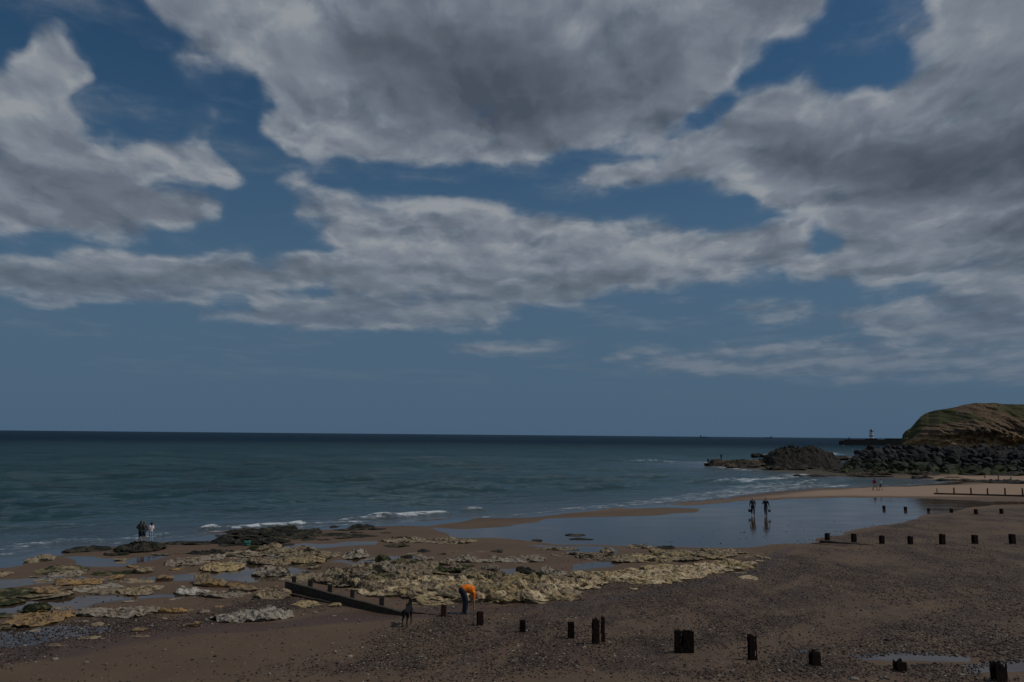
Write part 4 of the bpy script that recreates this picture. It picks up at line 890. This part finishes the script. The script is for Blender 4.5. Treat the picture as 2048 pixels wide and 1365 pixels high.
# near groyne: boards with short posts behind
def wall_between(name, A, B, hA, hB, th, m_, parent=None, sink=.25, n=14, off=(0, 0)):
    V = []; Fc = []; A = Vector(A); B = Vector(B); t = (B-A).normalized(); nn = Vector((-t.y, t.x, 0)); rr = random.Random(3)
    for i in range(n+1):
        p = A.lerp(B, i/n); h = hA+(hB-hA)*i/n+rr.uniform(-.012, .012)
        for s, z in ((-1, -sink), (-1, h), (1, h), (1, -sink)): V.append((p.x+nn.x*s*th/2, p.y+nn.y*s*th/2, p.z+z))
    for i in range(n):
        for k in range(4): Fc.append((i*4+k, (i+1)*4+k, (i+1)*4+(k+1) % 4, i*4+(k+1) % 4))
    Fc += [(0, 1, 2, 3), (n*4+3, n*4+2, n*4+1, n*4)]
    return mesh_obj(name, V, Fc, m_, parent)
gA, gB = G(572, 1184), G(812, 1232); gA.z = gB.z = min(gA.z, gB.z)
ge = empty('groyne', (0, 0, 0)); tag(ge, 'low dark groyne wall running from the pool to the black dog', 'groyne')
Lg = (gB-gA).length; kA = gA.y/F
wall_between('board', gA, gB, 19*kA, 8*gB.y/F, .16, M_T, ge)
wall_between('capping', gA+Vector((0, 0, 19*kA+.004)), gB+Vector((0, 0, 8*gB.y/F+.004)), .03, .03, .17, M_C, ge, 0.)
a2, b2 = G(560, 1183), G(740, 1218); wall_between('foot_beam', a2+Vector((-.1, -.35, 0)), b2+Vector((0, -.25, 0)), .12, .02, .2, M_T, ge)
for px, top in ((583,1153),(620,1160.5),(662,1169),(708,1179.5),(764,1194)):
    t = (px-572)/240; c = gA.lerp(gB, t)+Vector((.06, .26, 0)); rd = ray(px, top); hh = CAMZ+rd[2]/rd[1]*c.y-c.z
    o = plate('post', .17, hh, .03, Matrix.Translation(c+Vector((0, -.08, 0))), M_C, ge, px, rag=.03, nx=3, nz=3)
    plate('post', .17, hh, .03, Matrix.Translation(c+Vector((0, .08, 0))), M_C, ge, px+1, rag=.03, nx=3, nz=3)
    plate('post_web', .13, hh*.97, .03, Matrix.Translation(c) @ Matrix.Rotation(math.pi/2, 4, 'Z'), M_C, ge, px+2, rag=.03, nx=2, nz=3)
a2, b2 = G(822, 1227), G(905, 1234); o = wall_between('buried_board', a2, b2, .07, .03, .08, M_RC, None, .2); tag(o, 'rust-brown board top showing in the shingle right of the dog', 'board')
a2, b2 = G(1640, 1086), G(1748, 1091); o = wall_between('sunken_board', a2, b2, .2, .03, .28, M_C, None, .2); tag(o, 'grey-green board sunk in shingle under the first two middle-row piles', 'board')
a2, b2 = G(1620, 1086), G(1690, 1093); o = wall_between('sunken_plank', a2+Vector((0, -.3, 0)), b2, .04, .02, .2, M_T, None, .2); tag(o, 'thin dark plank lying in front of the sunken board', 'board')
# far fence
fe = empty('groyne_fence', (0, 0, 0)); tag(fe, 'far groyne of six brown posts with a low dark board on the bright sand', 'groyne')
a2, b2 = G(1868, 989), G(2120, 996); a2.z = b2.z; wall_between('board', a2, b2, .2, .24, .15, M_T, fe)
for px, bp, hp_, w_ in ((1873,988,11,1.8),(1907,989,13,3),(1941,989,13,3),(1974,990,13,3),(2009,990,13.5,3),(2044,991,14,3.2),(2080,992,14,3.2)):
    c = G(px, bp); k = c.y/F; b = MB(); b.tube([(c.x, c.y-.16, c.z-.3), (c.x, c.y-.16, c.z+hp_*k)], [w_*k*.6, w_*k*.5], 6); b.obj('post', M_RC, fe)
for px, bp, hp_, w_ in ((1970,957,7,1.8),(1997,960,9,2),(2022,962,8,2)):
    c = G(px, bp); k = c.y/F; b = MB().tube([(0, 0, -.3), (0, 0, hp_*k*.9), (0, 0, hp_*k)], [w_*k*.55, w_*k*.5, w_*k*.3], 6)
    o = b.obj('marker_post', M_T); o.location = c; tag(o, {1970: 'left', 1997: 'middle', 2022: 'right'}[px]+' one of three thin posts in the farthest weedy rocks', 'post', 'thin posts in the farthest weedy rocks')
# ---------------------------------------------------------------- loose stones
M_ST = rock_mat('loose_stone', (.34, .30, .25), (.19, .165, .14), 0, pit=(.15, .13, .11), sc_=3)
def stone_mesh(seed):
    bm = bmesh.new(); bmesh.ops.create_icosphere(bm, subdivisions=2, radius=1.); rr = random.Random(seed)
    a, b_, c = rr.uniform(.8, 1.2), rr.uniform(.6, .9), rr.uniform(.35, .6)
    for v in bm.verts:
        n_ = float(noise(v.co.x*1.3+seed*9, v.co.y*1.3, v.co.z*1.3)); v.co *= .75+.5*n_; v.co = Vector((v.co.x*a, v.co.y*b_, v.co.z*c))
    me = bpy.data.meshes.new('stone'); bm.to_mesh(me); bm.free(); me.materials.append(M_ST)
    for p_ in me.polygons: p_.use_smooth = True
    return me
SM = [stone_mesh(i) for i in range(8)]; rr = random.Random(9); n = 0
BIG = [(1006,1238,6),(985,1262,5),(1053,1262,5),(980,1307,5),(664,1288,5),(1205,1266,4),(1137,1289,6),(437,1262,5),(605,1231,6),(850,1216,4),(540,1260,4),(1655,1205,4),(1537,1140,6),(1515,1133,4),(1570,1101,3),(1821,1091,4),(1480,1078,3),(1640,1215,3),(110,1320,14),(172,1326,8),(1860,1348,7),(1770,1356,10),(1710,1360,14),(1430,1203,4),(1243,1201,4),(690,1240,7),(715,1248,6),(580,1224,8),(630,1226,8),(668,1233,8),(303,1253,9),(413,1242,9),(800,1245,6),(860,1262,6),(590,1310,5),(330,1300,5),(1120,1240,5),(1240,1225,4),(1340,1215,4),(1600,1172,5),(1540,1178,4)]
for i in range(95):
    for _ in range(50):
        px, py = rr.uniform(200, 2048), rr.uniform(1225, 1365)
        if py > 1316-(px*.12) : break
    BIG.append((px, py, rr.uniform(2.2, 4.5)))
for px, py, s in BIG:
    p = G(px, py); k = p.y/F; o = bpy.data.objects.new('loose_stone', rr.choice(SM)); COL.objects.link(o)
    s = s*k*.6; o.location = p+Vector((0, 0, s*.15)); o.scale = (s, s, s*.8); o.rotation_euler = (0, 0, rr.uniform(0, 6))
    tag(o, 'pale rounded stone lying loose on the beach', 'stone', 'loose pale stones on the beach'); n += 1
# shingle: tens of thousands of pebbles as one stuff object
rs_ = np.random.RandomState(3); N = 380000
r_ = 22+58*rs_.rand(N)**1.25; a_ = rs_.uniform(-.64, .64, N); px_, py_ = r_*np.sin(a_), r_*np.cos(a_)
sh_ = soft(PEB, px_+7*(fbm(px_*.13, py_*.13, 2., 5)-.5), py_+7*(fbm(px_*.13, py_*.13, 6., 5)-.5), 1.6)*(1-.6*soft([(1., P) for P in SANDY], px_, py_))
dn = fbm(px_*.45, py_*.22, 12., 4); keep = rs_.rand(N) < (.02+sh_*sstep(.40, .60, dn)*.55+.16*sh_)*24./r_*1.5
keep &= (sdist(beach, px_, py_) > -9) & (soft(FILM[-3:], px_, py_) < .3)
px_, py_, sh_ = px_[keep], py_[keep], sh_[keep]; n = len(px_)
corner = sstep(10, 26, px_)*sstep(36, 24, py_)
sz = np.exp(rs_.normal(-3.82, .42, n))*(1+.9*corner); sz = np.clip(sz, .012, .16)
bm = bmesh.new(); bmesh.ops.create_icosphere(bm, subdivisions=1, radius=1.); iv = np.array([v.co[:] for v in bm.verts]); ifc = np.array([[v.index for v in f_.verts] for f_ in bm.faces]); bm.free()
rv = iv[None]*(.8+.4*rs_.rand(n, len(iv), 1))*np.stack([rs_.uniform(.8, 1.4, n), rs_.uniform(.7, 1.1, n), rs_.uniform(.4, .7, n)], 1)[:, None, :]*sz[:, None, None]
th = rs_.uniform(0, 6.28, n); c_, s_ = np.cos(th)[:, None], np.sin(th)[:, None]
vx, vy = rv[..., 0]*c_-rv[..., 1]*s_, rv[..., 0]*s_+rv[..., 1]*c_
pz = zt_(px_, py_)+.01
VV = np.stack([vx+px_[:, None], vy+py_[:, None], rv[..., 2]+pz[:, None]], 2).reshape(-1, 3)
FF = (ifc[None]+(np.arange(n)*len(iv))[:, None, None]).reshape(-1, 3)
tone = rs_.rand(n); PAL = np.array([(.028, .016, .012), (.066, .038, .028), (.088, .055, .039), (.062, .044, .036), (.098, .066, .046), (.044, .028, .022), (.155, .12, .09), (.34, .29, .23)])
ci = np.clip((tone**1.7*8).astype(int), 0, 7); cc = PAL[ci]*(.8+.4*rs_.rand(n, 1)); cc = np.repeat(np.concatenate([cc, np.ones((n, 1))], 1), len(iv), 0)
mp = bpy.data.materials.new('pebble'); mp.use_nodes = True; T = NT(mp.node_tree)
T.n('ShaderNodeOutputMaterial', {0: T.n('ShaderNodeBsdfPrincipled', {'Base Color': T.mix(.35, T.attr('tint', 0), T.mix(1., T.attr('tint', 0), T.ramp(T.noise(T.n('ShaderNodeNewGeometry').outputs['Position'], 40., 4), [(.3, (.5, .5, .5)), (.7, (1.3, 1.25, 1.2))]), 'MULTIPLY')), 'Roughness': .7, 'Specular IOR Level': .35}).outputs[0]})
tag(mesh_obj('shingle', VV, FF, mp, None, True, {'tint': cc}), 'purple-brown and grey shingle strewn over the sand', 'shingle', kind='stuff')
print('pebbles', n, 'boulders', nb, 'tris', sum(len(o.data.polygons)*(2 if len(o.data.polygons)>200000 else 1.5) for o in bpy.data.objects if o.type=='MESH'))
# ---------------------------------------------------------------- people and dog
def remesh(name, caps, vox, mat_, parent):
    """caps: list of (p, q, r1, r2[, flat]); fused into one continuous surface"""
    V = []; Fc = []; bm = bmesh.new()
    for c in caps:
        p, q, r1, r2 = Vector(c[0]), Vector(c[1]), c[2], c[3]; sc_ = c[4] if len(c) > 4 else (1, 1, 1)
        m_ = 5
        for i in range(m_+1):
            t = i/m_; ctr = p.lerp(q, t); r_ = r1+(r2-r1)*t
            M = Matrix.Translation(ctr) @ Matrix.Diagonal((r_*sc_[0], r_*sc_[1], r_*sc_[2], 1))
            bmesh.ops.create_icosphere(bm, subdivisions=2, radius=1., matrix=M)
            if (p-q).length < 1e-4: break
        # body of the segment
        t_ = q-p
        if t_.length > 1e-4:
            rot = t_.to_track_quat('Z', 'Y').to_matrix().to_4x4()
            bmesh.ops.create_cone(bm, cap_ends=True, segments=14, radius1=r1, radius2=r2, depth=t_.length, matrix=Matrix.Translation((p+q)/2) @ Matrix.Diagonal((1, 1, 1, 1)) @ rot) if sc_ == (1, 1, 1) else None
    me = bpy.data.meshes.new(name); bm.to_mesh(me); bm.free()
    o = bpy.data.objects.new(name, me); COL.objects.link(o)
    md = o.modifiers.new('r', 'REMESH'); md.mode = 'VOXEL'; md.voxel_size = vox
    sm = o.modifiers.new('s', 'SMOOTH'); sm.factor = .5; sm.iterations = 2
    dg = bpy.context.evaluated_depsgraph_get(); me2 = bpy.data.meshes.new_from_object(o.evaluated_get(dg))
    o.modifiers.clear(); o.data = me2; me2.name = name; bpy.data.meshes.remove(me)
    me2.materials.clear(); me2.materials.append(mat_)
    for p_ in me2.polygons: p_.use_smooth = True
    o.parent = parent; return o
MC = {}
def cloth(col, rough=.85):
    if col not in MC: MC[col] = mat('cloth_%d' % len(MC), col, rough, scale=14, var=.3, bump=.4)
    return MC[col]
SKIN = mat('skin', (.42, .25, .18), .55, scale=20, var=.1)
def person(p, H_, rz, J, top, legs, hair, shoe, label, sleeve=1., leg_len=1., hairlen=0., vox=.016, topr=1., skin=SKIN, beltlow=0., s_fem=1., legr=1.):
    """J: joints in metres for a 1.75 m figure facing +Y; scaled to H_"""
    o = empty('person', p, rz); k = H_/1.75; S = lambda v: Vector(v)*k; j = {a: S(b_) for a, b_ in J.items()}; tag(o, label, 'person')
    caps = [(j['hip'], j['waist'], .135*k, .12*k), (j['waist'], j['chest'], .12*k, .145*k), (j['chest'], j['neck'], .12*k, .055*k), (j['neck'], j['head'], .052*k, .055*k),
            (j['head'], j['head'], .112*k, .112*k, (.82, .98, 1.2))]
    fwd = (j['nose']-j['head']).normalized()
    caps += [(j['head']+fwd*.097*k-S((0, 0, .01)), j['head']+fwd*.127*k-S((0, 0, .03)), .014*k, .012*k)]
    side = Vector((1, 0, 0))
    for s in (-1, 1): caps.append((j['head']+side*s*.095*k, j['head']+side*s*.095*k, .022*k, .022*k, (.5, .9, 1.4)))
    A = []; Lc = []
    for s in 'LR':
        A.append((j['sh'+s], j['el'+s], .052*k, .042*k)); A.append((j['el'+s], j['wr'+s], .04*k, .027*k))
        caps += [(j['chest'], j['sh'+s], .10*k, .058*k), A[-2], A[-1]]
        hd = (j['wr'+s]-j['el'+s]).normalized(); pal = j['wr'+s]+hd*.085*k; caps.append((j['wr'+s], pal, .027*k, .036*k))
        ac = hd.cross(Vector((1, 0, 0))).normalized() if abs(hd.x) < .9 else Vector((0, 1, 0))
        for fi, (of, ln) in enumerate(((-.032, .068), (-.011, .08), (.011, .076), (.032, .058))):
            b0 = pal+ac*of*k; m1 = b0+hd*ln*.5*k; m2 = m1+(hd+Vector((.35 if s == 'L' else -.35, 0, 0))).normalized()*ln*.55*k
            caps += [(b0, m1, .0105*k, .0095*k), (m1, m2, .0095*k, .008*k)]
        tb = j['wr'+s]+hd*.03*k-ac*.03*k; caps.append((tb, tb-ac*.03*k+hd*.045*k, .013*k, .01*k))
        Lc.append((j['hp'+s], j['kn'+s], .085*k, .058*k)); Lc.append((j['kn'+s], j['an'+s], .056*k, .036*k))
        caps += [Lc[-2], Lc[-1], (j['an'+s], j['to'+s], .038*k, .03*k)]
    remesh('body', caps, vox*k, skin, o)
    # garments
    g_ = [(j['hip']+(j['waist']-j['hip'])*(.2-beltlow), j['waist'], .155*k*topr, .142*k*topr), (j['waist'], j['chest'], .142*k*topr, .165*k*topr), (j['chest'], j['neck']*.6+j['chest']*.4, .15*k, .09*k)]
    for i, s in enumerate('LR'):
        g_.append((j['chest'], j['sh'+s], .12*k, .075*k)); el = j['sh'+s].lerp(j['el'+s], min(1, sleeve*2)); g_.append((j['sh'+s], el, .07*k, .058*k))
        if sleeve > .5: g_.append((j['el'+s], j['el'+s].lerp(j['wr'+s], min(.97, sleeve*2-1)), .058*k, .042*k))
    tp = remesh('jacket' if sleeve > .9 else 'shirt', g_, .018*k, cloth(top), o)
    t_ = [(j['hip'], j['hip']+(j['waist']-j['hip'])*.45, .15*k*legr**.6, .14*k)]
    for s in 'LR':
        kn = j['hp'+s].lerp(j['kn'+s], min(1, leg_len*2)); t_.append((j['hp'+s], kn, .102*k*legr, (.078*k if leg_len > .6 else .09*k)*legr))
        if leg_len > .5: t_.append((j['kn'+s], j['kn'+s].lerp(j['an'+s], min(.96, leg_len*2-1)), .075*k*legr, .06*k*legr))
    remesh('trousers' if leg_len > .7 else 'shorts', t_, .018*k, cloth(legs), o)
    hc = [(j['head']+S((0, 0, .025))-fwd*.02*k, j['head']+S((0, 0, .03))-fwd*.03*k, .115*k, .117*k, (.88, 1., 1.08))]
    if hairlen: hc += [(j['head']-fwd*.06*k, j['head']-fwd*.10*k-S((0, 0, hairlen)), .085*k, .06*k)]
    remesh('hair', hc, .016*k, cloth(hair, .6), o)
    for s in 'LR':
        if shoe: remesh('shoe', [(j['an'+s]-S((0, .02, .03)), j['to'+s]-S((0, 0, .0)), .044*k, .038*k), (j['an'+s]-S((0, .05, .045)), j['an'+s]-S((0, .02, .03)), .036*k, .044*k)], .014*k, cloth(shoe), o)
    for s in (-1, 1):
        V, Fc = lathe([(.001, 0), (.008*k, .002), (.001, .004)], 8); e_ = mesh_obj('eye', V, Fc, M_K, o); e_.location = j['head']+fwd*.104*k+side*s*.033*k+S((0, 0, .012)); e_.rotation_euler = (math.pi/2, 0, 0)
    return o
def stand():
    J = dict(hip=(0, 0, .93), waist=(0, 0, 1.08), chest=(0, 0, 1.30), neck=(0, 0, 1.48), head=(0, .02, 1.62), nose=(0, .14, 1.62))
    for s, x in (('L', -1), ('R', 1)):
        J['sh'+s] = (x*.19, 0, 1.42); J['el'+s] = (x*.25, -.03, 1.13); J['wr'+s] = (x*.26, .05, .90)
        J['hp'+s] = (x*.09, 0, .92); J['kn'+s] = (x*.10, .02, .50); J['an'+s] = (x*.11, -.02, .08); J['to'+s] = (x*.13, .13, .035)
    return J
def walk(a=.25, x0=0):
    J = stand()
    for s, d in (('L', 1), ('R', -1)):
        x = -1 if s == 'L' else 1
        J['kn'+s] = (x*.09, .10+d*a*.55, .50); J['an'+s] = (x*.09, d*a, .09 if d > 0 else .13); J['to'+s] = (x*.09, d*a+.15, .04 if d > 0 else .04)
        J['el'+s] = (x*.24, -d*a*.45-.03, 1.14); J['wr'+s] = (x*.25, -d*a*.7+.06, .92)
    return J
def bent():  # stooping to the ground, facing +Y
    J = dict(hip=(0, -.15, .93), waist=(0, -.01, 1.02), chest=(0, .22, .96), neck=(0, .37, .82), head=(0, .46, .70), nose=(0, .51, .59))
    for s, x in (('L', -1), ('R', 1)):
        J['sh'+s] = (x*.19, .30, .84); J['hp'+s] = (x*.09, -.13, .90); J['kn'+s] = (x*.11, .0, .50); J['an'+s] = (x*.12, -.05, .08); J['to'+s] = (x*.13, .11, .035)
    J['elR'] = (.22, .30, .52); J['wrR'] = (.18, .32, .25); J['elL'] = (-.2, .36, .54); J['wrL'] = (-.12, .36, .30)
    return J
def at_foot(px, py, off=0.): return G(px, py, off)
# stooping person
k = lambda p: p.y/F
p = G(931, 1227.5); person(p, 1.78, -math.pi/2+.25, bent(), (.95, .21, .008), (.02, .024, .045), (.30, .20, .11), (.20, .19, .17), 'person in an orange T-shirt and dark jeans bending to pick something from the shingle', sleeve=.30, topr=1.12, beltlow=-.25, legr=1.28)
# bystanders on the rock
rk = G(279, 1104); 
def on_rock(px, py_foot, d): 
    r = ray(px, py_foot); t = d/r[1]; return Vector((r[0]*t, d, CAMZ+r[2]*t))
J = stand(); J['elL'] = (-.36, -.06, 1.16); J['wrL'] = (-.2, .1, 1.04); J['elR'] = (.30, .04, 1.16); J['wrR'] = (.12, .2, 1.1)
person(on_rock(280, 1083.5, rk.y+1.2), 1.32, -.15, J, (.035, .035, .03), (.02, .025, .05), (.025, .018, .015), None, 'leftmost bystander on the weedy rock, long dark hair, loose black jacket and shorts', leg_len=.52, hairlen=.30, topr=1.2, beltlow=.5)
J = stand(); J['elR'] = (.34, -.05, 1.12); J['wrR'] = (.20, .08, .98)
person(on_rock(286, 1083, rk.y+1.75), 1.25, .2, J, (.05, .055, .045), (.025, .03, .055), (.06, .045, .02), None, 'middle bystander on the weedy rock, dark olive jacket, half hidden behind the leftmost', leg_len=.55, hairlen=.12, topr=1.15, beltlow=.5)
J = stand(); J['elR'] = (.21, -.1, 1.15); J['wrR'] = (.2, .05, 1.0); J['elL'] = (-.2, .02, 1.15); J['wrL'] = (-.14, .2, 1.08)
person(on_rock(301, 1083.5, rk.y+1.5), 1.24, 1.1, J, (.80, .66, .66), (.34, .42, .56), (.02, .013, .012), (.4, .4, .42), 'rightmost bystander on the weedy rock, long dark hair, pale pink top and light jeans', sleeve=.95, hairlen=.30)
# walkers with buckets on the wet sand
def bucket(loc, r, h, m_, label):
    o = empty('bucket', loc); tag(o, label, 'bucket', 'buckets carried on the wet sand')
    V, Fc = lathe([(r*.78, 0), (r, h), (r*.94, h), (r*.74, .02), (.01, .02)], 20); mesh_obj('pail', V, Fc, m_, o, True)
    MB().tube([(r*math.cos(a), 0, h+r*1.1*math.sin(a)) for a in np.linspace(0, math.pi, 11)], .008, 6).obj('handle', M_K, o)
    return o
M_BK = mat('black_plastic', (.015, .016, .02), .4); M_BG = mat('grey_plastic', (.07, .08, .095), .5)
p = G(1506, 1031.5); J = walk(.16); J['elR'] = (.27, .0, 1.14); J['wrR'] = (.30, .04, .86)
person(p, 1.72, math.pi-.15, J, (.065, .055, .06), (.015, .015, .02), (.30, .24, .20), (.65, .65, .66), 'left bucket carrier with bald head, dark patterned top, black trousers and white shoes', sleeve=.9, hairlen=0)
w = Matrix.Rotation(math.pi-.15, 4, 'Z') @ Vector((.30*.98, .0, .86*.98)); bucket(p+w+Vector((0, 0, -.09-.42)), .17, .25, M_BK, 'black bucket in the hand of the left bucket carrier')
p = G(1532, 1032.5); J = walk(.10); J['elL'] = (-.28, -.05, 1.15); J['wrL'] = (-.34, .0, .92); J['elR'] = (.25, .12, 1.16); J['wrR'] = (.2, .25, 1.32)
person(p, 1.74, math.pi-.5, J, (.012, .015, .03), (.075, .09, .115), (.025, .02, .018), (.04, .04, .05), 'right bucket carrier in a navy jacket and grey-blue trousers, one hand raised', sleeve=.95)
w = Matrix.Rotation(math.pi-.5, 4, 'Z') @ Vector((-.34, .02, .90)); bucket(p+w+Vector((0, 0, -.50)), .14, .24, M_BG, 'grey bucket in the hand of the right bucket carrier')
# far walkers
p = G(1750, 981); person(p, 1.78, -math.pi/2-.2, walk(.34), (.20, .02, .04), (.34, .27, .20), (.04, .03, .025), (.05, .04, .03), 'far walker in a maroon jacket with long stride and beige trousers', sleeve=.9)
p = G(1762, 981.3); person(p, 1.66, math.pi/2-.3, walk(.22), (.30, .62, .66), (.02, .025, .03), (.05, .04, .035), (.12, .06, .04), 'far walker in a light turquoise top and dark shorts', sleeve=.5, leg_len=.35)
# anglers on the far spit
for px, py, c, l in ((1416.5, 929.5, (.02, .025, .035), 'tiny dark angler standing at the water left of the far spit'), (1442.5, 920., (.05, .035, .03), 'tiny dark angler on top of the far spit')):
    r = ray(px, py); d = 219.; t = d/r[1]; zf = CAMZ+r[2]*t
    person(Vector((r[0]*t, d, zf)), 1.75, .3, stand(), c, (.02, .02, .025), (.03, .02, .02), (.02, .02, .02), l, sleeve=.95, vox=.03)
# dog
DM = mat('black_coat', (.004, .004, .0045), .95, scale=25, var=.4)
p = G(814, 1251); o = empty('dog', p, -.16); tag(o, 'lean black dog standing at the end of the groyne wall', 'dog')
dc = [((0, -.28, .56), (0, .0, .56), .085, .095), ((0, 0, .56), (0, .26, .56), .095, .125), ((0, .26, .60), (.0, .40, .78), .085, .06), ((0, .40, .78), (.0, .45, .84), .062, .065), ((0, .46, .84), (0, .62, .81), .05, .028), ((0, .62, .81), (0, .64, .805), .026, .02),
      ((0, -.34, .58), (0, -.46, .44), .02, .014), ((0, -.46, .44), (0, -.50, .28), .014, .008)]
for s in (-1, 1):
    dc += [((s*.075, .24, .50), (s*.085, .26, .30), .05, .03), ((s*.085, .26, .30), (s*.085, .25, .06), .025, .018), ((s*.085, .25, .04), (s*.085, .31, .025), .022, .022),
           ((s*.07, -.28, .54), (s*.09, -.18, .36), .075, .042), ((s*.09, -.18, .36), (s*.095, -.36, .22), .035, .022), ((s*.095, -.36, .22), (s*.095, -.33, .05), .02, .016), ((s*.095, -.33, .035), (s*.095, -.27, .025), .021, .021),
           ((s*.045, .42, .89), (s*.062, .40, .95), .022, .006)]
dc = [(a_, b_, r1*1.22, r2*1.22) for a_, b_, r1, r2 in dc]
remesh('body', dc, .013, DM, o)
